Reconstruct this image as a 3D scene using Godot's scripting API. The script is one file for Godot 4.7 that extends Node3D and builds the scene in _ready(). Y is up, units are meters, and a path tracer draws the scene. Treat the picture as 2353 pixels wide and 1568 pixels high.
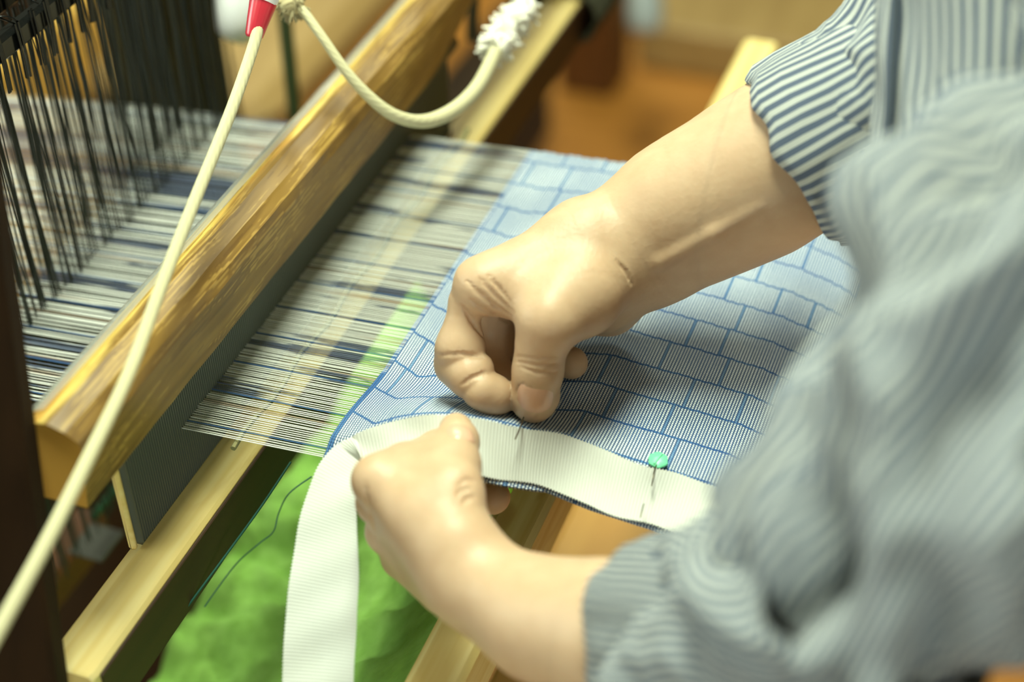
extends Node3D
# A weaver pins a white tape along the selvedge of a striped cloth on a hand loom.
# Loom axes: x runs along the warp towards the weaver, z along the weft, y is up, metres.

var noise := FastNoiseLite.new()
var rng := RandomNumberGenerator.new()
var mats := {}

# ------------------------------------------------------------------ naming
var taken := {}
func numbered(called: String) -> String:
	if not taken.has(called):
		taken[called] = 0
		return called
	taken[called] += 1
	return "%s_%03d" % [called, taken[called]]

func tag(o: Node3D, label: String, category: String, group := "", kind := "") -> Node3D:
	o.set_meta("label", label)
	o.set_meta("category", category)
	if group: o.set_meta("group", group)
	if kind: o.set_meta("kind", kind)
	return o

func thing(called: String, label: String, category: String, where := Vector3.ZERO, group := "") -> Node3D:
	var o := Node3D.new()
	o.name = numbered(called)
	add_child(o)
	o.position = where
	tag(o, label, category, group)
	return o

func obj(called: String, mesh: Mesh, mat: Material, parent: Node3D = null, kind := "") -> MeshInstance3D:
	var m := MeshInstance3D.new()
	m.mesh = mesh
	m.material_override = mat
	m.name = numbered(called) if parent == null else called
	if parent == null:
		add_child(m, true)
	else:
		parent.add_child(m, true)
		m.position = -parent.position
	if kind: m.set_meta("kind", kind)
	return m

func struct_piece(called: String, mesh: Mesh, mat: Material) -> MeshInstance3D:
	var m := obj(called, mesh, mat)
	m.set_meta("kind", "structure")
	return m

# ------------------------------------------------------------------ meshes
# indexed triangles, clockwise fronts; smooth normals are area weighted
func make(v: PackedVector3Array, idx: PackedInt32Array, uv := PackedVector2Array(), col := PackedColorArray(), smooth := true, nor := PackedVector3Array()) -> ArrayMesh:
	var a := []
	a.resize(Mesh.ARRAY_MAX)
	if not smooth:
		var v2 := PackedVector3Array(); var n2 := PackedVector3Array(); var u2 := PackedVector2Array(); var c2 := PackedColorArray()
		for t in range(0, idx.size(), 3):
			var n := (v[idx[t + 2]] - v[idx[t]]).cross(v[idx[t + 1]] - v[idx[t]]).normalized()
			for k in 3:
				v2.append(v[idx[t + k]]); n2.append(n)
				if uv.size(): u2.append(uv[idx[t + k]])
				if col.size(): c2.append(col[idx[t + k]])
		a[Mesh.ARRAY_VERTEX] = v2; a[Mesh.ARRAY_NORMAL] = n2
		if uv.size(): a[Mesh.ARRAY_TEX_UV] = u2
		if col.size(): a[Mesh.ARRAY_COLOR] = c2
	else:
		if nor.is_empty():
			nor.resize(v.size())
			for t in range(0, idx.size(), 3):
				var n := (v[idx[t + 2]] - v[idx[t]]).cross(v[idx[t + 1]] - v[idx[t]])
				nor[idx[t]] += n; nor[idx[t + 1]] += n; nor[idx[t + 2]] += n
			for i in nor.size():
				nor[i] = nor[i].normalized() if nor[i].length_squared() > 1e-24 else Vector3.UP
		a[Mesh.ARRAY_VERTEX] = v; a[Mesh.ARRAY_NORMAL] = nor; a[Mesh.ARRAY_INDEX] = idx
		if uv.size(): a[Mesh.ARRAY_TEX_UV] = uv
		if col.size(): a[Mesh.ARRAY_COLOR] = col
	var m := ArrayMesh.new()
	m.add_surface_from_arrays(Mesh.PRIMITIVE_TRIANGLES, a)
	return m

# rows of points -> sheet; closed joins each row's end to its start
class Sheet:
	var v := PackedVector3Array()
	var uv := PackedVector2Array()
	var col := PackedColorArray()
	var idx := PackedInt32Array()
	func grid(rows: Array, uvs: Array, flip := false, cols: Array = []) -> void:
		var base := v.size()
		var w: int = rows[0].size()
		for r in rows.size():
			for c in w:
				v.append(rows[r][c])
				uv.append(uvs[r][c])
				if cols.size(): col.append(cols[r][c])
		for r in rows.size() - 1:
			for c in w - 1:
				var p := base + r * w + c
				var q := p + w
				if flip: idx.append_array([p, q, p + 1, p + 1, q, q + 1])
				else: idx.append_array([p, p + 1, q, p + 1, q + 1, q])
	func fan(points: Array, center: Vector3, flip := false, c := Color.WHITE, coloured := false) -> void:
		var base := v.size()
		v.append(center); uv.append(Vector2(0.5, 0.5))
		if coloured: col.append(c)
		for p in points:
			v.append(p); uv.append(Vector2(0.5, 0.5))
			if coloured: col.append(c)
		for i in points.size() - 1:
			if flip: idx.append_array([base, base + 2 + i, base + 1 + i])
			else: idx.append_array([base, base + 1 + i, base + 2 + i])

func smooth_path(pts: Array, per := 6) -> Array:
	var out := []
	for i in pts.size() - 1:
		var p0: Vector3 = pts[max(i - 1, 0)]; var p1: Vector3 = pts[i]; var p2: Vector3 = pts[i + 1]; var p3: Vector3 = pts[min(i + 2, pts.size() - 1)]
		for k in per:
			out.append(p1.cubic_interpolate(p2, p0, p3, float(k) / per))
	out.append(pts[-1])
	return out

# a round cord along a path, added to a sheet; radii may be one number or one per point
func add_tube(s: Sheet, pts: Array, radius, sides := 8, caps := true, uscale := 1.0, col := Color.WHITE, coloured := false) -> void:
	var rows := []; var uvs := []; var cols := []
	var ref := Vector3(0.31, 0.2, 0.93)
	var along := 0.0
	for i in pts.size():
		var t: Vector3 = (pts[min(i + 1, pts.size() - 1)] - pts[max(i - 1, 0)]).normalized()
		var x := ref - t * ref.dot(t)
		x = x.normalized() if x.length() > 0.01 else t.cross(Vector3.UP).normalized()
		ref = x
		var y := t.cross(x)
		if i > 0: along += pts[i].distance_to(pts[i - 1])
		var r: float = radius[i] if radius is Array else radius
		var row := []; var ur := []; var cr := []
		for k in sides + 1:
			var a := TAU * k / sides
			row.append(pts[i] + (x * cos(a) + y * sin(a)) * r)
			ur.append(Vector2(float(k) / sides, along * uscale))
			if coloured: cr.append(col)
		rows.append(row); uvs.append(ur)
		if coloured: cols.append(cr)
	s.grid(rows, uvs, true, cols)
	if caps:
		s.fan(rows[0], pts[0], true, col, coloured)
		s.fan(rows[-1], pts[-1], false, col, coloured)

func done(s: Sheet, smooth := true) -> ArrayMesh:
	return make(s.v, s.idx, s.uv, s.col, smooth)

func tube(pts: Array, radius, sides := 8, uscale := 1.0) -> ArrayMesh:
	var s := Sheet.new()
	add_tube(s, pts, radius, sides, true, uscale)
	return done(s)

# a box with small chamfers
func box(lo: Vector3, hi: Vector3, c := 0.002) -> ArrayMesh:
	var s := Sheet.new()
	var d := (hi - lo).abs()
	c = minf(c, minf(d.x, minf(d.y, d.z)) * 0.3)
	var pr := [Vector2(lo.x + c, lo.y), Vector2(hi.x - c, lo.y), Vector2(hi.x, lo.y + c), Vector2(hi.x, hi.y - c), Vector2(hi.x - c, hi.y), Vector2(lo.x + c, hi.y), Vector2(lo.x, hi.y - c), Vector2(lo.x, lo.y + c)]
	return prism(pr, [lo.z, lo.z + c, hi.z - c, hi.z], c)

# a closed outline in x and y swept along z; the two ends drawn in by c
func prism(outline: Array, zs: Array, c := 0.002, smooth := false) -> ArrayMesh:
	var mid := Vector2.ZERO
	for p in outline: mid += p
	mid /= outline.size()
	var rows := []
	for r in zs.size():
		var row := []
		for k in outline.size() + 1:
			var p: Vector2 = outline[k % outline.size()]
			if (r == 0 or r == zs.size() - 1) and c > 0.0: p -= (p - mid).sign() * c
			row.append(Vector3(p.x, p.y, zs[r]))
		rows.append(row)
	return swept(rows, smooth)

# closed rings one behind another along z, capped at both ends; the texture runs along z and round the ring
func swept(rows: Array, smooth := false) -> ArrayMesh:
	var s := Sheet.new()
	var uvs := []
	for row in rows:
		var ur := []
		var per := 0.0
		for k in row.size():
			if k > 0: per += rows[1][k].distance_to(rows[1][k - 1])
			ur.append(Vector2(row[k].z, per))
		uvs.append(ur)
	if smooth:
		s.grid(rows, uvs, true)
	else:
		# every facet smooth along its length, crisp against its neighbours
		for k in rows[0].size() - 1:
			var strip := []; var su := []
			for r in rows.size():
				strip.append([rows[r][k], rows[r][k + 1]])
				su.append([uvs[r][k], uvs[r][k + 1]])
			s.grid(strip, su, true)
	s.fan(rows[0], mean(rows[0]), true)
	s.fan(rows[-1], mean(rows[-1]), false)
	return done(s, true)

func mean(a: Array) -> Vector3:
	var m := Vector3.ZERO
	for p in a: m += p
	return m / a.size()

# a plank between two points, w wide along the given side direction and t thick
func plank(a: Vector3, b: Vector3, side: Vector3, w: float, t: float) -> ArrayMesh:
	var m := box(Vector3(-w / 2, -t / 2, 0), Vector3(w / 2, t / 2, a.distance_to(b)))
	var z := (b - a).normalized()
	var x := (side - z * side.dot(z)).normalized()
	var tr := Transform3D(Basis(x, z.cross(x), z), a)
	var st := SurfaceTool.new()
	st.append_from(m, 0, tr)
	return st.commit()

# ------------------------------------------------------------------ rounded bodies from bones
func bone(list: Array, a: Vector3, ra: float, b: Vector3, rb: float, k: float, carve := false) -> void:
	list.append([a, ra, b, rb, k, carve])

# the bones after this marker form a limb of their own, joined to the rest with a crease of width k
func group(list: Array, k: float) -> void:
	list.append([k])

func join(c: float, d: float, k: float) -> float:
	if k <= 0.0: return minf(c, d)
	var m := clampf(0.5 + 0.5 * (d - c) / k, 0.0, 1.0)
	return d * (1.0 - m) + c * m - k * m * (1.0 - m)

# meshes the part of the body between two x planes on a grid of its own
func add_body(v: PackedVector3Array, nor: PackedVector3Array, idx: PackedInt32Array, bones: Array, cell: float, xmin := -9.0, xmax := 9.0) -> void:
	var lo := Vector3(1e9, 1e9, 1e9); var hi := -lo
	for b in bones:
		if b.size() == 1 or b[5]: continue
		var r: float = maxf(b[1], b[3]) + 3.0 * cell
		var l: Vector3 = b[0].min(b[2]) - Vector3.ONE * r
		var u: Vector3 = b[0].max(b[2]) + Vector3.ONE * r
		if l.x > xmax or u.x < xmin: continue
		lo = lo.min(l); hi = hi.max(u)
	lo.x = maxf(lo.x, xmin); hi.x = minf(hi.x, xmax)
	var nx := int((hi.x - lo.x) / cell) + 2
	var ny := int((hi.y - lo.y) / cell) + 2
	var nz := int((hi.z - lo.z) / cell) + 2
	var sy := nx
	var sz := nx * ny
	var f := PackedFloat32Array()
	f.resize(nx * ny * nz)
	f.fill(0.05)
	var g := f.duplicate()
	var g0 := Vector3i(nx, ny, nz); var g1 := Vector3i.ZERO
	var gk := 0.0
	var list := bones.duplicate()
	list.append([0.0])
	for b in list:
		var carve: bool = b.size() > 1 and b[5]
		if b.size() == 1 or carve:
			# close the limb and join it to the rest
			for z in range(g0.z, g1.z):
				for y in range(g0.y, g1.y):
					var at := z * sz + y * sy
					for x in range(g0.x, g1.x):
						f[at + x] = join(f[at + x], g[at + x], gk)
						g[at + x] = 0.05
			g0 = Vector3i(nx, ny, nz); g1 = Vector3i.ZERO
			if not carve:
				gk = b[0]
				continue
		var a: Vector3 = b[0]; var ra: float = b[1]; var rb: float = b[3]; var k: float = b[4]
		var ba: Vector3 = b[2] - a
		var inv := 1.0 / maxf(ba.length_squared(), 1e-12)
		var reach: float = maxf(ra, rb) + k + 3.0 * cell
		var p0: Vector3 = (a.min(b[2]) - Vector3.ONE * reach - lo) / cell
		var p1: Vector3 = (a.max(b[2]) + Vector3.ONE * reach - lo) / cell
		var i0 := Vector3i(maxi(int(p0.x), 0), maxi(int(p0.y), 0), maxi(int(p0.z), 0))
		var i1 := Vector3i(mini(int(p1.x) + 1, nx), mini(int(p1.y) + 1, ny), mini(int(p1.z) + 1, nz))
		if i1.x <= i0.x or i1.y <= i0.y or i1.z <= i0.z: continue
		if not carve: g0 = g0.min(i0); g1 = g1.max(i1)
		for z in range(i0.z, i1.z):
			for y in range(i0.y, i1.y):
				var at := z * sz + y * sy
				var pa := lo + Vector3(i0.x, y, z) * cell - a
				for x in range(i0.x, i1.x):
					var h := clampf(pa.dot(ba) * inv, 0.0, 1.0)
					var d := (pa - ba * h).length() - ra - (rb - ra) * h
					pa.x += cell
					if d > k + 3.0 * cell: continue
					if carve: f[at + x] = -join(-f[at + x], d, k)
					else: g[at + x] = join(g[at + x], d, k)
	var where := PackedInt32Array()
	where.resize(f.size())
	where.fill(-1)
	var off := [0, 1, sy, sy + 1, sz, sz + 1, sz + sy, sz + sy + 1]
	var corner := [Vector3(0, 0, 0), Vector3(1, 0, 0), Vector3(0, 1, 0), Vector3(1, 1, 0), Vector3(0, 0, 1), Vector3(1, 0, 1), Vector3(0, 1, 1), Vector3(1, 1, 1)]
	var edges := [[0, 1], [2, 3], [4, 5], [6, 7], [0, 2], [1, 3], [4, 6], [5, 7], [0, 4], [1, 5], [2, 6], [3, 7]]
	var near := cell * 2.0
	for z in nz - 1:
		for y in ny - 1:
			var at := z * sz + y * sy
			for x in nx - 1:
				var i := at + x
				if absf(f[i]) > near: continue
				var s := 0
				for k in 8:
					if f[i + off[k]] < 0.0: s += 1
				if s == 0 or s == 8: continue
				var sum := Vector3.ZERO
				var n := 0
				for e in edges:
					var fa := f[i + off[e[0]]]; var fb := f[i + off[e[1]]]
					if (fa < 0.0) != (fb < 0.0):
						var ca: Vector3 = corner[e[0]]
						sum += ca.lerp(corner[e[1]], fa / (fa - fb)); n += 1
				where[i] = v.size()
				v.append(lo + (Vector3(x, y, z) + sum / n) * cell)
				var u := sum / n
				# gradient, blended over the cell
				var gx := lerpf(lerpf(f[i + 1] - f[i], f[i + sy + 1] - f[i + sy], u.y), lerpf(f[i + sz + 1] - f[i + sz], f[i + sz + sy + 1] - f[i + sz + sy], u.y), u.z)
				var gy := lerpf(lerpf(f[i + sy] - f[i], f[i + sy + 1] - f[i + 1], u.x), lerpf(f[i + sz + sy] - f[i + sz], f[i + sz + sy + 1] - f[i + sz + 1], u.x), u.z)
				var gz := lerpf(lerpf(f[i + sz] - f[i], f[i + sz + 1] - f[i + 1], u.x), lerpf(f[i + sz + sy] - f[i + sy], f[i + sz + sy + 1] - f[i + sy + 1], u.x), u.y)
				nor.append(Vector3(gx, gy, gz).normalized())
	var steps := [1, sy, sz]
	for z in range(1, nz - 1):
		for y in range(1, ny - 1):
			for x in range(1, nx - 1):
				var i := z * sz + y * sy + x
				var c := f[i]
				if absf(c) > near: continue
				for ax in 3:
					var o: float = f[i + steps[ax]]
					if (c < 0.0) == (o < 0.0): continue
					var p: int = steps[(ax + 1) % 3]; var q: int = steps[(ax + 2) % 3]
					var a := where[i]; var b := where[i - p]; var d := where[i - p - q]; var e := where[i - q]
					if a < 0 or b < 0 or d < 0 or e < 0: continue
					if c < 0.0: idx.append_array([a, d, b, a, e, d])
					else: idx.append_array([a, b, d, a, d, e])

# ------------------------------------------------------------------ materials
func srgb(r: int, g: int, b: int) -> Color:
	return Color8(r, g, b)

func flat_mat(called: String, c: Color, rough := 0.7, metal := 0.0) -> StandardMaterial3D:
	var m := StandardMaterial3D.new()
	m.resource_name = called
	m.albedo_color = c
	m.roughness = rough
	m.metallic = metal
	mats[called] = m
	return m

func noise_tex(freq: float, lo: Color, hi: Color, oct := 4, sed := 1, size := 512, mid := Color(0, 0, 0, 0), kind := FastNoiseLite.TYPE_SIMPLEX_SMOOTH) -> NoiseTexture2D:
	var n := FastNoiseLite.new()
	n.noise_type = kind
	n.frequency = freq
	n.fractal_octaves = oct
	n.seed = sed
	var t := NoiseTexture2D.new()
	t.width = size; t.height = size
	t.seamless = true
	t.noise = n
	var g := Gradient.new()
	g.set_color(0, lo); g.set_color(1, hi)
	if mid.a > 0.0: g.add_point(0.5, mid)
	t.color_ramp = g
	return t

# grain runs along the axis whose scale is small
func wood(called: String, dark: Color, light: Color, scale: Vector3, rough := 0.6, sed := 1, bump := 0.04) -> StandardMaterial3D:
	var m := flat_mat(called, Color.WHITE, rough)
	m.albedo_texture = noise_tex(0.012, dark, light, 5, sed)
	m.uv1_triplanar = true
	m.uv1_scale = scale
	m.heightmap_enabled = bump > 0.0
	if bump > 0.0:
		m.heightmap_texture = noise_tex(0.03, Color.BLACK, Color.WHITE, 4, sed + 7, 256)
		m.heightmap_scale = bump
	return m

func tex(im: Image) -> ImageTexture:
	return ImageTexture.create_from_image(im)

# the long worn rail: grain, scratches and a worn top painted lit against its darker side; u along, v round
func worn_rail_image() -> Image:
	var w := 1024; var h := 256
	var im := Image.create(w, h, false, Image.FORMAT_RGB8)
	var a := FastNoiseLite.new(); a.seed = 4; a.frequency = 0.02; a.fractal_octaves = 3
	var b := FastNoiseLite.new(); b.seed = 9; b.frequency = 0.012; b.fractal_octaves = 5
	var c := FastNoiseLite.new(); c.seed = 15; c.frequency = 0.05; c.fractal_octaves = 3
	for y in h:
		for x in w:
			var warp := b.get_noise_2d(x * 0.35, y * 0.5) * 9.0
			var fine := a.get_noise_2d(x * 0.3 + 900.0, (y + warp) * 17.0)
			var coarse := a.get_noise_2d(x * 0.22 + 50.0, (y + warp) * 5.0)
			# side painted darker for shade over old brown finish, scratched through along the grain
			var side := Color(0.56, 0.43, 0.19).lerp(Color(0.46, 0.34, 0.14), clampf(0.5 + coarse + b.get_noise_2d(x * 0.5, y * 1.2 + 700.0), 0, 1))
			side = side.lerp(Color(0.74, 0.60, 0.30), smoothstep(0.22, 0.5, fine + 0.7 * b.get_noise_2d(x * 0.6 + 40.0, y * 2.0)) * 0.8)
			# the upper face is worn, and painted paler as lit from above, with thin dark grain lines and a few orange remains of finish
			var up := Color(0.88, 0.77, 0.43).lerp(Color(0.80, 0.66, 0.31), clampf(0.35 + coarse, 0, 1))
			up = up.lerp(Color(0.50, 0.37, 0.15), smoothstep(0.30, 0.55, fine) * 0.65)
			up = up.lerp(Color(0.72, 0.50, 0.17), smoothstep(0.10, 0.3, b.get_noise_2d(x * 0.30 + 300.0, y * 2.6)) * 0.75)
			var edge := 74.0 + 10.0 * b.get_noise_2d(x * 0.5 + 1500.0, 7.0) + 5.0 * coarse
			var col := side.lerp(up, smoothstep(edge - 3.0, edge + 5.0, float(y)))
			if c.get_noise_2d(x * 0.12, y * 2.5) > 0.4: col = col.lerp(Color(0.34, 0.23, 0.09), 0.3)
			im.set_pixel(x, y, col)
	return im

func pale_rail_image() -> Image:
	var w := 1024; var h := 256
	var im := Image.create(w, h, false, Image.FORMAT_RGB8)
	var b := FastNoiseLite.new(); b.seed = 31; b.frequency = 0.009; b.fractal_octaves = 3
	var a := FastNoiseLite.new(); a.seed = 14; a.frequency = 0.02; a.fractal_octaves = 3
	for y in h:
		for x in w:
			var f := b.get_noise_2d(x * 0.22, y * 0.75)
			var ring := 0.5 + 0.5 * sin(f * 22.0 + y * 0.03)
			var g := a.get_noise_2d(x * 0.25, y * 5.0)
			var col := Color(0.91, 0.83, 0.56).lerp(Color(0.86, 0.75, 0.45), clampf(0.5 + g, 0, 1))
			col = col.lerp(Color(0.62, 0.42, 0.16), smoothstep(0.93, 1.0, ring) * 0.42 * smoothstep(-0.1, 0.3, f))
			im.set_pixel(x, y, col)
	return im

# ------------------------------------------------------------------ the cloth and warp, as they lie on the loom
const WX := [-0.95, -0.6, -0.38, -0.30, -0.21, -0.136, -0.07, -0.01, 0.045, 0.077, 0.095]
const WY := [0.735, 0.757, 0.775, 0.784, 0.791, 0.797, 0.8005, 0.8035, 0.7985, 0.7945, 0.789]
const RX := [-0.0577, -0.0457, -0.0378, -0.02, -0.0102, 0.0018, 0.0164, 0.0343, 0.06, 0.095]
const RZ := [0.0396, 0.0327, 0.0297, 0.0245, 0.0224, 0.0167, 0.0079, 0.0084, 0.007, 0.006]
const FELL := -0.069
const FAR := -0.186
const NEAR := 0.047

func table(xs: Array, ys: Array, x: float) -> float:
	if x <= xs[0]: return ys[0]
	for i in xs.size() - 1:
		if x <= xs[i + 1]: return lerpf(ys[i], ys[i + 1], (x - xs[i]) / (xs[i + 1] - xs[i]))
	return ys[-1]

func warp_y(x: float) -> float:
	return (table(WX, WY, x - 0.012) + table(WX, WY, x) * 2.0 + table(WX, WY, x + 0.012)) / 4.0

func cloth_y(x: float, z: float) -> float:
	var zr := table(RX, RZ, x)
	var t := clampf((minf(z, zr) + 0.012) / 0.045, 0.0, 1.0)
	t = t * t * (3.0 - 2.0 * t)
	return table(WX, WY, x) + 0.016 * exp(-pow((x + 0.022) / 0.045, 2.0)) * t - 0.37 * maxf(0.0, z - zr) - 0.0011 * smoothstep(0.001, 0.006, z - zr)

func cloth_edge(x: float) -> float:
	return minf(table(RX, RZ, x) + 0.0226, lerpf(0.0475, 0.07, clampf((x - FELL) / 0.03, 0, 1)))

const CELL := 10
const WARPS := 200
const WEFTS := 150

func stamp(white: Color, gap: Color, half: bool, height: bool) -> Image:
	var im := Image.create(CELL, CELL, false, Image.FORMAT_RGB8)
	for y in CELL:
		for x in CELL:
			var dx := (x - 4.5) / 4.0
			var yy := fposmod(y + (5.0 if half else 0.0), 10.0)
			var dy := (yy - 4.5) / 4.9
			var d := pow(absf(dx), 2.4) + pow(absf(dy), 2.4)
			var k := clampf((1.0 - d) * 2.2, 0.0, 1.0)
			im.set_pixel(x, y, Color(k, k, k) if height else gap.lerp(white, k))
	return im

func cloth_images() -> Array:
	var size := Vector2i(WEFTS * CELL, WARPS * CELL)
	var im := Image.create(size.x, size.y, false, Image.FORMAT_RGB8)
	var hm := Image.create(size.x, size.y, false, Image.FORMAT_RGB8)
	var white := []; var blue := []; var pale := []; var high := []
	var gap := Color(0.12, 0.31, 0.55)
	for half in 2:
		var w := []; var bl := []; var pl := []
		for k in 8:
			var t := 0.88 + 0.017 * k
			w.append(stamp(Color(t * 0.95, t * 0.99, t), gap.lerp(Color(0.10, 0.17, 0.30), k * 0.06), half == 1, false))
			bl.append(stamp(Color(0.20 + 0.02 * k, 0.42 + 0.02 * k, 0.66 + 0.015 * k), Color(0.11, 0.28, 0.52), half == 1, false))
			pl.append(stamp(Color(0.42 + 0.02 * k, 0.58 + 0.02 * k, 0.74 + 0.015 * k), Color(0.11, 0.28, 0.52), half == 1, false))
		white.append(w); blue.append(bl); pale.append(pl)
		high.append(stamp(Color.WHITE, Color.BLACK, half == 1, true))
	var n := FastNoiseLite.new(); n.seed = 8; n.frequency = 0.03; n.fractal_octaves = 2
	rng.seed = 21
	var cell := Rect2i(0, 0, CELL, CELL)
	var band := 0
	var wline := []
	wline.resize(WEFTS)
	for j in WARPS:
		var line := j % 17 == 8
		if line or j == 0:
			for i in WEFTS: wline[i] = false
			var at := rng.randi_range(3, 24)
			while at < WEFTS:
				wline[at] = true
				at += rng.randi_range(11, 40)
		for i in WEFTS:
			var half := i % 2
			var b: bool = line or i < 2
			var k := clampi(int(4.0 + n.get_noise_2d(i, j * 0.8) * 7.0 + rng.randf_range(-1.6, 1.6)), 0, 7)
			im.blit_rect(blue[half][k] if b else pale[half][k] if wline[i] else white[half][k], cell, Vector2i(i, j) * CELL)
			hm.blit_rect(high[half], cell, Vector2i(i, j) * CELL)
	return [im, hm]

# ------------------------------------------------------------------ striped shirt stuff
func stripe_images() -> Array:
	var w := 64; var h := 64
	var im := Image.create(w, h, false, Image.FORMAT_RGB8)
	var hm := Image.create(w, h, false, Image.FORMAT_RGB8)
	rng.seed = 5
	for y in h:
		for x in w:
			var blue := x < 33
			var weave := 1.0 if (x / 2 + y / 2) % 2 == 0 else 0.0
			var c := Color(0.915, 0.935, 0.90)
			if blue:
				c = Color(0.36, 0.43, 0.54).lerp(Color(0.72, 0.77, 0.80), 0.5 * weave * (0.7 if (x + y) % 4 == 0 else 0.45))
			c = c * (0.94 + 0.06 * weave + rng.randf_range(-0.05, 0.03))
			im.set_pixel(x, y, c)
			hm.set_pixel(x, y, Color(weave, weave, weave))
	return [im, hm]

# a sleeve: rings across a path; folds come from noise; stripes run along it
func sleeve(path: Array, radii: Array, stripes: int, amp: float, sed: int, ref: Vector3, fold_len := 18.0, squash := 1.0, n := 96) -> Sheet:
	var s := Sheet.new()
	var ns := FastNoiseLite.new(); ns.seed = sed; ns.frequency = 1.0; ns.fractal_octaves = 2
	var rows := []; var uvs := []
	var along := 0.0
	for i in path.size():
		var t: Vector3 = (path[min(i + 1, path.size() - 1)] - path[max(i - 1, 0)]).normalized()
		var x := (ref - t * ref.dot(t)).normalized()
		var y := t.cross(x)
		if i > 0: along += path[i].distance_to(path[i - 1])
		var f := float(i) / (path.size() - 1) * (radii.size() - 1)
		var r: float = lerpf(radii[int(f)], radii[mini(int(f) + 1, radii.size() - 1)], f - int(f))
		var row := []; var ur := []
		for k in n + 1:
			var a := TAU * k / n
			var d := Vector3(cos(a), sin(a), 0)
			var fold := ns.get_noise_3d(d.x * 0.9 + along * 3.0, d.y * 0.9 - along * 3.0, along * fold_len)
			fold = fold + 0.5 * (0.35 - absf(ns.get_noise_3d(d.x * 1.1 + 7.0, d.y * 1.1, along * fold_len * 1.4 + 3.0)) * 1.6)
			row.append(path[i] + (x * d.x * squash + y * d.y) * (r + amp * fold))
			ur.append(Vector2(float(k) / n * stripes + 0.004 * fold * stripes, along / maxf(r * TAU / stripes, 0.001)))
		rows.append(row); uvs.append(ur)
	s.grid(rows, uvs, true)
	return s

func fingernail(parent: Node3D, center: Vector3, tip: Vector3, out: Vector3, w: float, l: float, r: float, mat: Material, label := "") -> void:
	var t := (tip - out * tip.dot(out) / out.length_squared()).normalized()
	var nrm := (out - t * out.dot(t)).normalized()
	var side := t.cross(nrm)
	var s := Sheet.new()
	var rows := []; var uvs := []
	for j in 13:
		var v := -1.0 + 2.0 * j / 12
		var row := []; var ur := []
		for i in 13:
			var u := -1.0 + 2.0 * i / 12
			# a rounded rectangle, blunter at the free end
			var ww := w / 2 * pow(maxf(0.0, 1.0 - pow(absf(v), 3.2 if v > 0 else 2.6)), 0.42)
			var ang := u * ww / r
			var lift := 0.0007 - 0.0008 * pow(absf(v), 6.0) - 0.0005 * pow(absf(u), 6.0)
			row.append(center + t * (v * l / 2) + side * (sin(ang) * r) + nrm * ((cos(ang) - 1.0) * r + lift - 0.0006 * v * v))
			ur.append(Vector2(u, v))
		rows.append(row); uvs.append(ur)
	s.grid(rows, uvs, false)
	var o := obj("fingernail", done(s), mat, parent)
	if label: o.set_meta("label", label)

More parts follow.
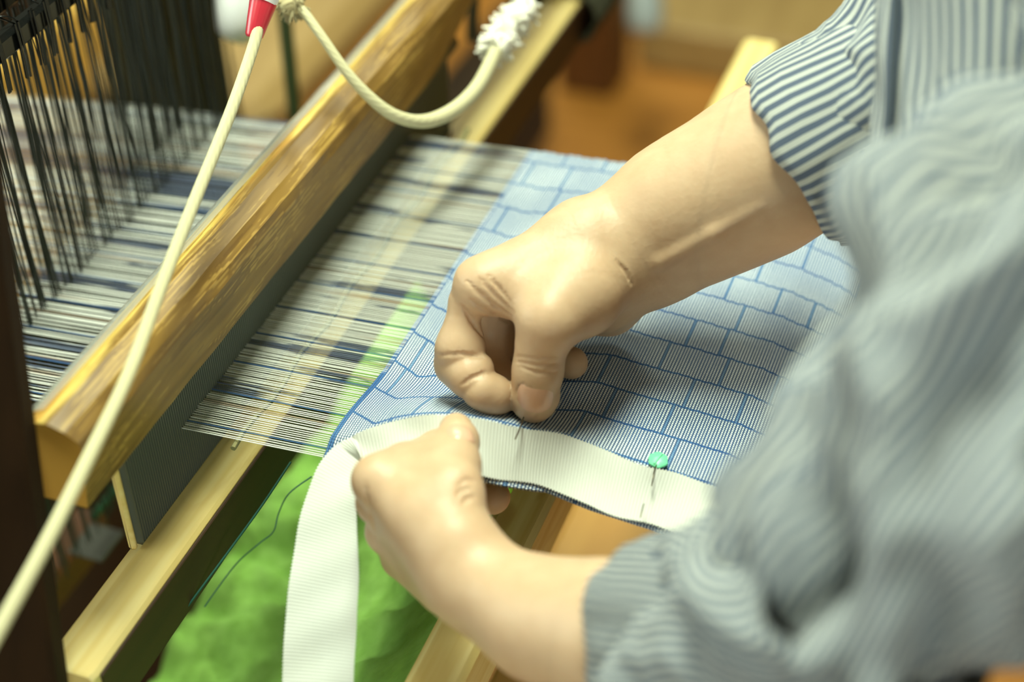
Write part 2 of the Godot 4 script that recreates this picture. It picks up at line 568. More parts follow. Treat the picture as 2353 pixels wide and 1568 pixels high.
func _ready() -> void:
	rng.seed = 7
	# ---------------------------------------------------------- camera
	var cam := Camera3D.new()
	cam.name = "camera"
	add_child(cam)
	cam.transform = Transform3D(Basis(Vector3(0.93655, -0.0244, -0.34968), Vector3(-0.20308, 0.77534, -0.598), Vector3(0.28571, 0.63107, 0.72119)), Vector3(0.16801, 1.22743, 0.44407))
	var ca := CameraAttributesPhysical.new()
	ca.frustum_focal_length = 56.6
	ca.frustum_focus_distance = 0.645
	ca.exposure_aperture = 3.8
	cam.attributes = ca
	cam.fov = 23.927
	cam.near = 0.02
	cam.far = 30.0
	cam.current = true
	# ---------------------------------------------------------- light
	var we := WorldEnvironment.new()
	we.name = "environment"
	var env := Environment.new()
	env.background_mode = Environment.BG_COLOR
	env.background_color = Color(0.6, 0.65, 0.7)
	env.tonemap_mode = Environment.TONE_MAPPER_LINEAR
	env.tonemap_exposure = 0.70
	env.sdfgi_enabled = true
	env.ssao_enabled = true
	env.ssil_enabled = true
	we.environment = env
	add_child(we)
	var glow := flat_mat("panel_glow", Color(0.9, 0.9, 0.86), 0.5)
	glow.emission_enabled = true
	glow.emission = Color(1.0, 0.98, 0.9)
	glow.emission_energy_multiplier = 2.0
	var white_metal := flat_mat("white_metal", srgb(225, 225, 218), 0.5)
	# ceiling panels: centre, turn about y, size, strength; the last one is added fill
	var warmth := Color(0.955, 1.0, 0.90)
	for p in [[Vector3(-0.15, 2.36, -0.38), Vector2(0.36, 0.9), 6.6], [Vector3(-0.9, 2.36, -2.1), Vector2(1.2, 0.5), 4.0], [Vector3(-1.2, 2.36, 0.8), Vector2(0.45, 1.0), 0.8]]:
		var q: Vector3 = p[0]
		var fit := thing("ceiling_light", ["long white ceiling light panel straight above the cloth", "white ceiling light panel over the far end of the room", "added fill light panel over the near left corner"][taken.get("ceiling_light", -1) + 1], "ceiling light", q)
		obj("housing", box(q + Vector3(-p[1].x / 2 - 0.02, 0.02, -p[1].y / 2 - 0.02), q + Vector3(p[1].x / 2 + 0.02, 0.075, p[1].y / 2 + 0.02)), white_metal, fit)
		obj("diffuser", box(q + Vector3(-p[1].x / 2, 0.004, -p[1].y / 2), q + Vector3(p[1].x / 2, 0.02, p[1].y / 2)), glow, fit)
		var al := AreaLight3D.new()
		al.name = "panel_lamp"
		al.area_size = p[1]
		al.light_color = warmth
		al.light_energy = p[2]
		al.area_range = 12.0
		al.area_attenuation = 2.0
		al.shadow_enabled = true
		add_child(al, true)
		al.position = q
		al.rotation = Vector3(-PI / 2, 0, 0)

	# ---------------------------------------------------------- the room
	var plaster := wood("plaster", Color(0.62, 0.60, 0.54), Color(0.66, 0.64, 0.58), Vector3.ONE * 0.7, 0.9, 3, 0.0)
	var boards := wood("wall_boards", Color(0.25, 0.20, 0.13), Color(0.32, 0.26, 0.17), Vector3(0.4, 3.0, 0.4), 0.6, 13, 0.0)
	var floor_mat := wood("floor_boards", Color(0.62, 0.40, 0.14), Color(0.73, 0.49, 0.19), Vector3(0.5, 1.0, 3.0), 0.5, 11, 0.0)
	struct_piece("floor", box(Vector3(-2.3, -0.1, -3.5), Vector3(2.1, 0.0, 1.7), 0), floor_mat)
	struct_piece("ceiling", box(Vector3(-2.3, 2.44, -3.5), Vector3(2.1, 2.55, 1.7), 0), plaster)
	struct_piece("wall_back", box(Vector3(-2.3, 0.0, -3.5), Vector3(2.1, 2.44, -3.4), 0), boards)
	struct_piece("wall_front", box(Vector3(-2.3, 0.0, 1.6), Vector3(2.1, 2.44, 1.7), 0), boards)
	struct_piece("wall_left", box(Vector3(-2.3, 0.0, -3.4), Vector3(-2.2, 2.44, 1.6), 0), boards)
	struct_piece("wall_right", box(Vector3(2.0, 0.0, -3.4), Vector3(2.1, 2.44, 1.6), 0), boards)

	# an added, unseen fill panel shaped as a window, in the near wall
	var fill_win := struct_piece("added_window_1", box(Vector3(0.65, 0.75, 1.585), Vector3(1.45, 1.35, 1.6), 0.0), glow)
	for fr in [[Vector3(0.60, 0.70, 1.57), Vector3(1.50, 0.75, 1.6)], [Vector3(0.60, 1.35, 1.57), Vector3(1.50, 1.40, 1.6)], [Vector3(0.60, 0.75, 1.57), Vector3(0.65, 1.35, 1.6)], [Vector3(1.45, 0.75, 1.57), Vector3(1.50, 1.35, 1.6)]]:
		obj("added_window_frame", box(fr[0], fr[1], 0.004), white_metal, fill_win)
	var wl := AreaLight3D.new()
	wl.name = "added_fill_lamp"
	wl.area_size = Vector2(0.8, 0.6)
	wl.light_color = Color(0.92, 1.0, 0.97)
	wl.light_energy = 2.2
	wl.area_range = 12.0
	wl.area_attenuation = 2.0
	wl.shadow_enabled = true
	add_child(wl, true)
	wl.position = Vector3(1.05, 1.05, 1.56)
	wl.rotation = Vector3(0, 0, 0)
	# and a second added, unseen fill panel shaped as a window, left wall
	var fill_win2 := struct_piece("added_window_2", box(Vector3(-2.2, 1.0, 0.0), Vector3(-2.185, 1.9, 1.2), 0.0), glow)
	for fr in [[Vector3(-2.2, 0.95, -0.05), Vector3(-2.17, 1.0, 1.25)], [Vector3(-2.2, 1.9, -0.05), Vector3(-2.17, 1.95, 1.25)], [Vector3(-2.2, 1.0, -0.05), Vector3(-2.17, 1.9, 0.0)], [Vector3(-2.2, 1.0, 1.2), Vector3(-2.17, 1.9, 1.25)]]:
		obj("added_window_frame", box(fr[0], fr[1], 0.004), white_metal, fill_win2)
	var wl2 := AreaLight3D.new()
	wl2.name = "added_fill_lamp"
	wl2.area_size = Vector2(1.2, 0.9)
	wl2.light_color = Color(0.92, 1.0, 0.97)
	wl2.light_energy = 4.6
	wl2.area_range = 12.0
	wl2.area_attenuation = 2.0
	wl2.shadow_enabled = true
	add_child(wl2, true)
	wl2.position = Vector3(-2.16, 1.45, 0.6)
	wl2.rotation = Vector3(0, -PI / 2, 0)
	build_loom()
	build_warp()
	build_cloth()
	build_tape()
	build_small_things()
	build_background()
	build_person()

# ------------------------------------------------------------------ the loom
func build_loom() -> void:
	var worn := flat_mat("worn_wood", Color.WHITE, 0.5)
	worn.albedo_texture = tex(worn_rail_image())
	worn.uv1_scale = Vector3(1.5, 9.0, 1)
	worn.uv1_offset = Vector3(0.8, 0.02, 0)
	worn.heightmap_enabled = true
	worn.heightmap_texture = noise_tex(0.05, Color.BLACK, Color.WHITE, 4, 17, 256)
	worn.heightmap_scale = 0.03
	var pale := flat_mat("pale_wood", Color.WHITE, 0.5)
	pale.albedo_texture = tex(pale_rail_image())
	pale.uv1_scale = Vector3(1.15, 6.0, 1)
	pale.uv1_offset = Vector3(0.62, 0.02, 0)
	var dark := wood("dark_wood", Color(0.12, 0.075, 0.03), Color(0.19, 0.12, 0.05), Vector3(8, 1.2, 8), 0.9, 5, 0.03)
	dark.metallic_specular = 0.25
	mats["pale"] = pale
	mats["worn"] = worn
	# the beater: cap rail, reed and sole move together
	var lay := thing("beater", "swinging beater of the loom: worn honey-brown top rail with grey reed and pale sole bar", "loom beater", Vector3(-0.13, 0.75, 0.0))
	var cap := [Vector2(-0.1265, 0.8215), Vector2(-0.1255, 0.828), Vector2(-0.1215, 0.850), Vector2(-0.1225, 0.8545), Vector2(-0.1270, 0.8580), Vector2(-0.1340, 0.8600), Vector2(-0.1410, 0.8585), Vector2(-0.1480, 0.853), Vector2(-0.155, 0.843), Vector2(-0.156, 0.829), Vector2(-0.150, 0.8215)]
	var zs := []
	for i in 81: zs.append(lerpf(-0.50, 0.118, i / 80.0))
	var knob := FastNoiseLite.new(); knob.seed = 3; knob.frequency = 9.0
	var rail := []
	for z in zs:
		# beyond the reed the rail thins to a handle
		var thin := smoothstep(-0.185, -0.30, z)
		var row := []
		for k in cap.size() + 1:
			var q: Vector2 = cap[k % cap.size()]
			var e := 0.0011 * knob.get_noise_2d(z * 3.0, k % cap.size() * 3.1) + 0.0005 * knob.get_noise_2d(z * 10.0, k % cap.size() * 5.7)
			row.append(Vector3(q.x + e, lerpf(q.y, 0.858 - (0.858 - q.y) * 0.45, thin) + e * 0.8, z))
		rail.append(row)
	obj("cap_rail", swept(rail), worn, lay)
	var film := flat_mat("clear_tape", Color(0.86, 0.88, 0.85, 0.35), 0.18)
	film.transparency = BaseMaterial3D.TRANSPARENCY_ALPHA
	var fs := Sheet.new()
	var rows := []; var uvs := []
	for i in 61:
		var z := lerpf(-0.42, 0.112, i / 60.0)
		var w := 0.0006 * knob.get_noise_2d(z * 25.0, 60.0)
		rows.append([Vector3(-0.1392, 0.8603 + w, z), Vector3(-0.1440, 0.8580 + w, z), Vector3(-0.1495, 0.8535 + w, z), Vector3(-0.1565, 0.844, z), Vector3(-0.1575, 0.835, z)])
		uvs.append([Vector2(0, z), Vector2(0.2, z), Vector2(0.5, z), Vector2(0.8, z), Vector2(1, z)])
	fs.grid(rows, uvs)
	obj("clear_tape", done(fs), film, lay).set_meta("label", "clear glossy tape along the back edge of the rail")
	var reed_mat := flat_mat("reed_steel", srgb(92, 96, 84), 0.5, 0.2)
	var rs := Sheet.new()
	for i in 220:
		var z := lerpf(-0.235, 0.085, i / 219.0)
		var st := box(Vector3(-0.1385, 0.768, z - 0.0003), Vector3(-0.1325, 0.8225, z + 0.0003), 0)
		var ar := st.surface_get_arrays(0)
		var base := rs.v.size()
		for q in ar[Mesh.ARRAY_VERTEX]: rs.v.append(q); rs.uv.append(Vector2.ZERO)
		for k in ar[Mesh.ARRAY_INDEX]: rs.idx.append(base + k)
	obj("reed", done(rs, false), reed_mat, lay, "stuff").set_meta("label", "closely spaced grey reed wires")
	obj("reed_rib", box(Vector3(-0.1415, 0.8165, -0.245), Vector3(-0.1295, 0.8225, 0.09), 0.001), flat_mat("reed_rib", srgb(86, 84, 66), 0.6), lay)
	var sole := [Vector2(-0.1165, 0.741), Vector2(-0.115, 0.743), Vector2(-0.115, 0.768), Vector2(-0.1165, 0.7695), Vector2(-0.1325, 0.7695), Vector2(-0.1325, 0.764), Vector2(-0.1395, 0.764), Vector2(-0.1395, 0.743), Vector2(-0.138, 0.741)]
	obj("sole_bar", prism(sole, [-0.52, -0.51, -0.3, 0.0, 0.148, 0.15], 0.0015), pale, lay)
	obj("sole_shade_strip", box(Vector3(-0.1152, 0.742, -0.51), Vector3(-0.1138, 0.7675, 0.147), 0.0005), wood("sole_shade_brown", Color(0.20, 0.13, 0.06), Color(0.27, 0.18, 0.085), Vector3(8, 8, 1.2), 0.6, 19, 0.0), lay).set_meta("label", "added dark brown strip carrying the shade on the front of the pale sole")  # added strip; its dark brown holds the shade of the sole front
	obj("reed_end", box(Vector3(-0.1375, 0.768, 0.0865), Vector3(-0.1342, 0.8225, 0.0895), 0.001), pale, lay)
	# dark upright of the beater at the near end
	obj("sword", plank(Vector3(-0.1842, 1.0161, 0.0586), Vector3(-0.1270, 0.7625, 0.1774), Vector3(0.9191, -0.1634, -0.3584), 0.030, 0.02), dark, lay)
	# breast beam
	var bb := [Vector2(0.003, 0.72), Vector2(0.005, 0.7225), Vector2(0.005, 0.7475), Vector2(0.0025, 0.75), Vector2(-0.0135, 0.75), Vector2(-0.0165, 0.7475), Vector2(-0.0165, 0.7225), Vector2(-0.014, 0.72)]
	tag(obj("breast_beam", prism(bb, [-0.425, -0.42, -0.3, 0.0, 0.2, 0.30, 0.305], 0.003), pale), "pale square loom bar running under the cloth beside the green fabric", "loom bar")
	# lower side rail under the breast beam
	var ochre := wood("ochre_wood", Color(0.74, 0.53, 0.21), Color(0.80, 0.60, 0.27), Vector3(6, 6, 0.8), 0.45, 23, 0.0)
	mats["ochre"] = ochre
	tag(obj("lower_rail", box(Vector3(-0.052, 0.515, -0.55), Vector3(0.0035, 0.55, 0.30), 0.003), ochre), "flat orange-brown loom rail below and right of the pale bar", "loom rail")
	# cloth beam hidden in the curve of the cloth
	var cb := Sheet.new()
	add_tube(cb, [Vector3(0.086, 0.7635, -0.26), Vector3(0.086, 0.7635, 0.12)], 0.0195, 28)
	tag(obj("cloth_beam", done(cb), dark), "dark round beam that the finished cloth rolls over", "loom beam")

func build_warp() -> void:
	var m := flat_mat("yarn", Color.WHITE, 0.85)
	m.vertex_color_use_as_albedo = true
	var w := thing("warp", "sheet of fine cream and navy warp threads stretched from the heddles to the cloth", "warp threads", Vector3(-0.2, 0.79, 0.0))
	var cream := Sheet.new(); var navy := Sheet.new()
	var ikat := FastNoiseLite.new(); ikat.seed = 77; ikat.frequency = 1.0
	rng.seed = 99
	var xs := []
	for i in 50: xs.append(lerpf(-0.95, -0.22, i / 49.0))
	for i in range(1, 31): xs.append(lerpf(-0.22, FELL + 0.002, i / 30.0))
	for j in WARPS:
		var z := lerpf(FAR, NEAR, (j + 0.5) / WARPS) + rng.randf_range(-0.00016, 0.00016)
		var line := j % 17 == 8
		var dy := rng.randf_range(-0.0012, 0.0012)
		var pts := []; var cols := []
		var tone := rng.randf_range(0.82, 1.0)
		for x in xs:
			var drift := sin(x * 21.0 + j * 1.7) * 0.00012
			pts.append(Vector3(x, warp_y(x) + dy * smoothstep(-0.07, -0.3, x), z + drift))
			# resist-dyed lengths of navy between the cream
			var n := ikat.get_noise_2d(z * 60.0 + 3.0, x * 3.5)
			var n2 := ikat.get_noise_2d(z * 150.0 - 40.0, x * 1.6)
			var rate := lerpf(0.30, 0.10, smoothstep(-0.12, -0.17, x))
			var patch := smoothstep(rate, rate + 0.07, n + rng.randf_range(-0.05, 0.05)) * 0.9
			var c := Color(0.86, 0.88, 0.82) * tone
			c = c.lerp(Color(0.42, 0.30, 0.20), smoothstep(0.28, 0.36, n2) * 0.8)
			c = c.lerp(Color(0.05, 0.08, 0.17), patch)
			if line: c = Color(0.05, 0.13, 0.32)
			cols.append(c)
		var s: Sheet = navy if line else cream
		var base := s.col.size()
		add_tube(s, pts, 0.00023 if not line else 0.00023, 5, false, 1.0, Color.WHITE, true)
		for i in pts.size():
			for k in 6: s.col[base + i * 6 + k] = cols[i]
	obj("cream_threads", done(cream), m, w, "stuff")
	obj("blue_threads", done(navy), m, w, "stuff")
	# lease cord across the warp
	var cord := Sheet.new()
	var cp := []
	for i in 25:
		var z := lerpf(-0.2, 0.05, i / 24.0)
		cp.append(Vector3(-0.1075 + 0.0012 * sin(i * 1.3), warp_y(-0.107) - 0.002, z))
	add_tube(cord, cp, 0.0012, 6)
	tag(obj("cross_thread", done(cord), flat_mat("olive_thread", srgb(130, 126, 84), 0.9)), "thin olive thread laid across the open warp beside the cloth", "thread")

func build_cloth() -> void:
	var ims := cloth_images()
	var m := flat_mat("woven_cloth", Color.WHITE, 0.85)
	m.albedo_texture = tex(ims[0])
	m.heightmap_enabled = true
	m.heightmap_texture = tex(ims[1])
	m.heightmap_scale = 0.028
	m.rim_enabled = true
	m.rim = 0.25
	var top := Sheet.new()
	var rows := []; var uvs := []
	var path := []
	for i in 111: path.append([lerpf(FELL, 0.095, i / 110.0), 0.0])
	for i in range(1, 13):
		path.append([0.095, i * 0.09])
	var along := 0.0
	var last := Vector3.ZERO
	for i in path.size():
		var row := []; var ur := []
		var x: float = path[i][0]
		var turn: float = path[i][1]
		var z0 := FAR + 0.0006 * sin(i * 2.1) + 0.0004 * sin(i * 0.7)
		var z1 := cloth_edge(x)
		for k in 91:
			var u := k / 90.0
			var z := lerpf(z0, z1, u)
			var p := Vector3(x, cloth_y(x, z), z)
			if turn > 0.0:
				# round the cloth beam and down
				var a := minf(turn, 1.4)
				var drop := maxf(0.0, turn - 1.4)
				p += Vector3(0.0195 * (sin(a + 0.35) - sin(0.35)), -0.0195 * (cos(0.35) - cos(a + 0.35)) - drop * 0.3, 0)
			row.append(p)
			ur.append(Vector2(along / 0.195, u))
		var here: Vector3 = row[20]
		if i > 0: along += here.distance_to(last)
		for k in 91: ur[k].x = along / 0.195
		last = here
		rows.append(row); uvs.append(ur)
	top.grid(rows, uvs, true)
	var back := []
	for r in rows:
		var b := []
		for p in r: b.append(p - Vector3(0, 0.0009, 0))
		back.append(b)
	top.grid(back, uvs, false)
	var e0 := []; var e1 := []; var eu := []
	for i in rows.size():
		e0.append([rows[i][90], back[i][90]]); eu.append([uvs[i][90], uvs[i][90] - Vector2(0, 0.004)])
		e1.append([back[i][0], rows[i][0]])
	top.grid(e0, eu, true)
	top.grid(e1, eu, true)
	tag(obj("woven_cloth", done(top), m), "finished blue and white checked cloth on the loom under the weaver's hands", "cloth")

func build_tape() -> void:
	# white grosgrain tape: along the selvedge, then turning down and hanging in front
	var up := [Vector3(0.1015, 0.7898, 0.0071), Vector3(0.0895, 0.7915, 0.0069), Vector3(0.0761, 0.7955, 0.0083), Vector3(0.0621, 0.7975, 0.0078), Vector3(0.0490, 0.7999, 0.0106), Vector3(0.0347, 0.8022, 0.0097), Vector3(0.0169, 0.8058, 0.0095), Vector3(0.0024, 0.8125, 0.0183), Vector3(-0.0095, 0.8179, 0.0240), Vector3(-0.0192, 0.8192, 0.0263), Vector3(-0.0289, 0.8190, 0.0288), Vector3(-0.0370, 0.8176, 0.0312), Vector3(-0.0450, 0.8153, 0.0341), Vector3(-0.0510, 0.8132, 0.0375), Vector3(-0.0569, 0.8111, 0.0410)]
	var lowr := []
	for p in up: lowr.append(p + Vector3(-0.0035, -0.0082, 0.0215))
	lowr[13] = Vector3(-0.0426, 0.8060, 0.0518)
	lowr[14] = Vector3(-0.0456, 0.8065, 0.0554)
	up.append_array([Vector3(-0.0629, 0.8085, 0.0452), Vector3(-0.0657, 0.8060, 0.0527), Vector3(-0.0666, 0.8032, 0.0610), Vector3(-0.0663, 0.7985, 0.0706), Vector3(-0.0650, 0.7925, 0.0808), Vector3(-0.0626, 0.7841, 0.0928), Vector3(-0.0603, 0.7764, 0.1028), Vector3(-0.0572, 0.7655, 0.1139), Vector3(-0.0538, 0.7547, 0.1248), Vector3(-0.0506, 0.7431, 0.1350)])
	lowr.append_array([Vector3(-0.0468, 0.8059, 0.0591), Vector3(-0.0469, 0.8046, 0.0631), Vector3(-0.0458, 0.8022, 0.0675), Vector3(-0.0434, 0.7976, 0.0734), Vector3(-0.0402, 0.7919, 0.0799), Vector3(-0.0369, 0.7840, 0.0883), Vector3(-0.0341, 0.7756, 0.0973), Vector3(-0.0316, 0.7652, 0.1068), Vector3(-0.0286, 0.7556, 0.1167), Vector3(-0.0255, 0.7441, 0.1269)])
	var a := smooth_path(up, 8)
	var b := smooth_path(lowr, 8)
	var im := Image.create(64, 64, false, Image.FORMAT_RGB8)
	var hm := Image.create(64, 64, false, Image.FORMAT_RGB8)
	rng.seed = 3
	for y in 64:
		var r := 0.5 + 0.5 * cos(TAU * (y % 16) / 16.0)
		for x in 64:
			var g := 0.83 + 0.035 * r + rng.randf_range(-0.015, 0.015)
			im.set_pixel(x, y, Color(g * 0.985, g * 1.0, g * 0.955))
			hm.set_pixel(x, y, Color(r, r, r))
	var m := flat_mat("white_tape", Color.WHITE, 0.8)
	m.albedo_texture = tex(im)
	m.heightmap_enabled = true
	m.heightmap_texture = tex(hm)
	m.heightmap_scale = 0.010
	m.backlight_enabled = true
	m.backlight = Color(0.25, 0.25, 0.22)
	# even steps along the tape, two per rib, edge nicked like the selvedge of grosgrain
	var ca := Curve3D.new(); var cbv := Curve3D.new()
	ca.bake_interval = 0.0005; cbv.bake_interval = 0.0005
	for i in a.size(): ca.add_point(a[i]); cbv.add_point(b[i])
	var len_a := ca.get_baked_length(); var len_b := cbv.get_baked_length()
	var n := int(len_b / 0.0006)
	var rows := []; var uvs := []; var under := []
	for i in n + 1:
		var f := float(i) / n
		var p := ca.sample_baked(f * len_a, true); var q := cbv.sample_baked(f * len_b, true)
		var nick := 0.00035 * (1.0 if i % 2 else -1.0)
		var side := (q - p).normalized()
		p -= side * nick; q += side * nick
		var row := []; var ur := []; var ub := []
		var t := (cbv.sample_baked(minf(f + 0.004, 1.0) * len_b, true) - cbv.sample_baked(maxf(f - 0.004, 0.0) * len_b, true)).normalized()
		var nrm := side.cross(t).normalized()
		for k in 15:
			var u := k / 14.0
			var belly := sin(u * PI) * 0.0012 + 0.0007 * sin(u * 5.0 + f * 31.0) * sin(f * 47.0)
			var c := p.lerp(q, u) + nrm * belly
			row.append(c); ub.append(c - nrm * 0.0005)
			ur.append(Vector2(u * 3.0, i / 8.0))
		rows.append(row); uvs.append(ur); under.append(ub)
	var s := Sheet.new()
	s.grid(rows, uvs, false)
	s.grid(under, uvs, true)
	var e0 := []; var e1 := []; var eu := []
	for i in rows.size():
		e0.append([under[i][0], rows[i][0]]); e1.append([rows[i][14], under[i][14]]); eu.append([uvs[i][0], uvs[i][0]])
	s.grid(e0, eu, false); s.grid(e1, eu, false)
	tag(obj("tape", done(s), m), "white ribbed tape pinned along the cloth edge and hanging down beside the hand", "tape")

func build_small_things() -> void:
	var steel := flat_mat("pin_steel", srgb(120, 110, 90), 0.3, 0.9)
	# pin with a flat green head, lying across the tape
	var mint := flat_mat("mint_plastic", srgb(120, 226, 172), 0.35)
	var pc: Vector3 = Vector3(0.0531, 0.8000, 0.0056)
	var pin := thing("pin", "straight pin with a flat mint-green head stuck through the white tape", "pin", pc)
	var hd := Sheet.new()
	var ring0 := []; var ring1 := []; var ring2 := []; var ring3 := []; var u0 := []
	var ux := Vector3(0.96, -0.06, 0.25).normalized(); var uz := Vector3(-0.25, -0.12, 0.96).normalized()
	var un := uz.cross(ux).normalized()
	for k in 25:
		var a := TAU * k / 24
		var r := 1.0 + 0.05 * cos(a * 6.0)
		var d := (ux * cos(a) * 0.0039 + uz * sin(a) * 0.0037) * r
		ring0.append(pc + d * 0.92 - un * 0.0008); ring1.append(pc + d - un * 0.0002); ring2.append(pc + d * 0.95 + un * 0.0007); ring3.append(pc + d * 0.25 + un * (0.0009))
		u0.append(Vector2.ZERO)
	hd.grid([ring0, ring1, ring2, ring3], [u0, u0, u0, u0], true)
	hd.fan(ring3, pc + un * 0.0009, false)
	hd.fan(ring0, pc - un * 0.0008, true)
	obj("pin_head", done(hd), mint, pin)
	obj("head_ridge", tube([pc - uz * 0.003 + un * 0.001, pc + uz * 0.003 + un * 0.001], 0.0004, 6), mint, pin)
	obj("pin_shaft", tube([pc, Vector3(0.0536, 0.8006, 0.0132), Vector3(0.0547, 0.8010, 0.0187), Vector3(0.0539, 0.7970, 0.0167)], 0.00026, 6), steel, pin)
	obj("pin_point", tube([Vector3(0.0541, 0.7972, 0.0272), Vector3(0.0552, 0.8011, 0.0323), Vector3(0.0555, 0.7995, 0.0368)], 0.00024, 6), steel, pin)
	# the pin held by the hand
	tag(obj("pin", tube([Vector3(0.0001, 0.8118, 0.0090), Vector3(0.0030, 0.8162, 0.0216), Vector3(0.0033, 0.8158, 0.0282)], 0.00033, 6), steel), "thin bare pin held between thumb and finger and entering the tape", "pin")

	# loose threads
	var teal := flat_mat("teal_thread", srgb(30, 84, 72), 0.8)
	tag(obj("loose_thread", tube(smooth_path([Vector3(-0.0934, 0.7781, 0.0326), Vector3(-0.0990, 0.7678, 0.0507), Vector3(-0.1074, 0.7546, 0.0684), Vector3(-0.1143, 0.7447, 0.0909)], 5), 0.0005, 6), teal), "dark teal thread hanging along the lower edge of the pale sole bar", "thread")
	tag(obj("loose_thread", tube(smooth_path([Vector3(-0.0920, 0.7594, 0.0207), Vector3(-0.1014, 0.7506, 0.0252), Vector3(-0.1058, 0.7407, 0.0286), Vector3(-0.1063, 0.7347, 0.0341), Vector3(-0.1130, 0.7273, 0.0363), Vector3(-0.1208, 0.7203, 0.0455), Vector3(-0.1294, 0.7069, 0.0607)], 6), 0.0003, 6), flat_mat("blue_thread", srgb(56, 110, 112), 0.8)), "curly blue-green thread lying on the bright green fabric", "thread")

	# green fabric hung under the cloth
	var green := flat_mat("green_felt", Color.WHITE, 0.95)
	green.albedo_texture = noise_tex(0.02, Color(0.50, 0.70, 0.27), Color(0.66, 0.86, 0.44), 5, 41)
	green.uv1_triplanar = true
	green.uv1_scale = Vector3.ONE * 7.0
	green.heightmap_enabled = true
	green.heightmap_texture = noise_tex(0.05, Color.BLACK, Color.WHITE, 4, 43, 256)
	green.heightmap_scale = 0.15
	var low := smooth_path([Vector3(-0.2255, 0.5400, 0.0169), Vector3(-0.2264, 0.5400, -0.0049), Vector3(-0.2251, 0.5500, -0.0460), Vector3(-0.2181, 0.5700, -0.0843), Vector3(-0.2023, 0.5900, -0.1069), Vector3(-0.1947, 0.6000, -0.1436), Vector3(-0.1921, 0.6100, -0.1929), Vector3(-0.1929, 0.6200, -0.2404), Vector3(-0.1941, 0.6200, -0.2865)], 8)
	var rows := []; var uvs := []
	var fold := FastNoiseLite.new(); fold.seed = 12; fold.frequency = 1.0; fold.fractal_octaves = 3
	for i in low.size():
		var f := float(i) / (low.size() - 1)
		var hi := Vector3(-0.022, 0.733, lerpf(0.235, -0.115, f))
		var row := []; var ur := []
		for k in 41:
			var u := k / 40.0
			var p: Vector3 = hi.lerp(low[i], u)
			p.y -= 0.018 * sin(u * PI)
			p.y += (0.016 * fold.get_noise_2d(f * 9.0 + u * 3.0, u * 2.2) + 0.004 * fold.get_noise_2d(f * 40.0, u * 18.0)) * smoothstep(0.0, 0.3, u)
			row.append(p); ur.append(Vector2(u, f))
		for k in 6:
			row.append(row[40] + Vector3(-0.002 * k, -0.012 * (k + 1), 0)); ur.append(Vector2(1.0 + k * 0.1, f))
		rows.append(row); uvs.append(ur)
	var gs := Sheet.new()
	gs.grid(rows, uvs, false)
	tag(obj("green_fabric", done(gs), green), "bright green felt fabric draped below the cloth between the two pale bars", "fabric")
	tag(obj("green_clip", box(Vector3(-0.0094, 0.7683, 0.0079) - Vector3(0.003, 0.002, 0.003), Vector3(-0.0094, 0.7683, 0.0079) + Vector3(0.003, 0.003, 0.003), 0.001), flat_mat("lime_plastic", srgb(150, 235, 70), 0.4)), "tiny lime-green clip on the corner of the pale bar under the tape", "clip")

	# long cotton cord from the red grip down to the near corner
	var rope := flat_mat("cotton_rope", srgb(212, 206, 164), 0.9)
	var rim := Image.create(32, 32, false, Image.FORMAT_RGB8)
	for y in 32:
		for x in 32:
			var g := 0.5 + 0.5 * sin(TAU * (x + y) / 16.0)
			rim.set_pixel(x, y, Color(g, g, g))
	rope.heightmap_enabled = true
	rope.heightmap_texture = tex(rim)
	rope.heightmap_scale = 0.012
	rope.uv1_scale = Vector3(3, 1, 1)
	var c1 := smooth_path([Vector3(-0.1421, 0.9187, -0.0711), Vector3(-0.1396, 0.9129, -0.0602), Vector3(-0.1333, 0.9020, -0.0253), Vector3(-0.1272, 0.8896, 0.0177), Vector3(-0.1201, 0.8796, 0.0584), Vector3(-0.1122, 0.8721, 0.0951), Vector3(-0.1070, 0.8655, 0.1321), Vector3(-0.1040, 0.8579, 0.1652), Vector3(-0.1044, 0.8468, 0.1987), Vector3(-0.1034, 0.8435, 0.2151)], 8)
	tag(obj("pull_cord", tube(c1, 0.0024, 14, 100.0), rope), "long straight cotton cord crossing in front of the worn rail", "cord")
	# the grip: red sleeve tapering onto the cord, white cap behind it
	var red := flat_mat("red_plastic", srgb(205, 40, 58), 0.25)
	red.clearcoat_enabled = true
	red.clearcoat = 0.6
	var grip := thing("cord_grip", "glossy red tapered grip on the top of the long cotton cord", "cord grip", Vector3(-0.1455, 0.9164, -0.0747))
	obj("red_sleeve", tube([Vector3(-0.1426, 0.9124, -0.0655), Vector3(-0.1426, 0.9130, -0.0659), Vector3(-0.1424, 0.9173, -0.0698), Vector3(-0.1424, 0.9226, -0.0758), Vector3(-0.1426, 0.9287, -0.0824)], [0.0030, 0.0037, 0.0045, 0.0056, 0.0062], 24), red, grip)
	obj("white_band", tube([Vector3(-0.1429, 0.9232, -0.0761), Vector3(-0.1426, 0.9253, -0.0781)], [0.0061, 0.0064], 24), flat_mat("white_plastic", srgb(240, 240, 236), 0.4), grip)
	var gt: Vector3 = Vector3(-0.1429, 0.9271, -0.0809)
	obj("hanging_cord", tube([gt, gt + Vector3(0.0, 0.05, -0.003), Vector3(gt.x, 2.44, gt.z)], 0.0012, 8), rope, grip)
	var bag := flat_mat("white_paper", srgb(246, 248, 248), 0.6)
	var bc: Array = smooth_path([Vector3(-0.2496, 0.8123, -0.2197), Vector3(-0.2495, 0.8152, -0.2223), Vector3(-0.2496, 0.8223, -0.2285), Vector3(-0.2522, 0.8272, -0.2386), Vector3(-0.2563, 0.8394, -0.2547), Vector3(-0.2588, 0.8540, -0.2664)], 5)
	var br := []
	for i in bc.size(): br.append(lerpf(0.003, 0.019, pow(float(i) / (bc.size() - 1), 0.55)))
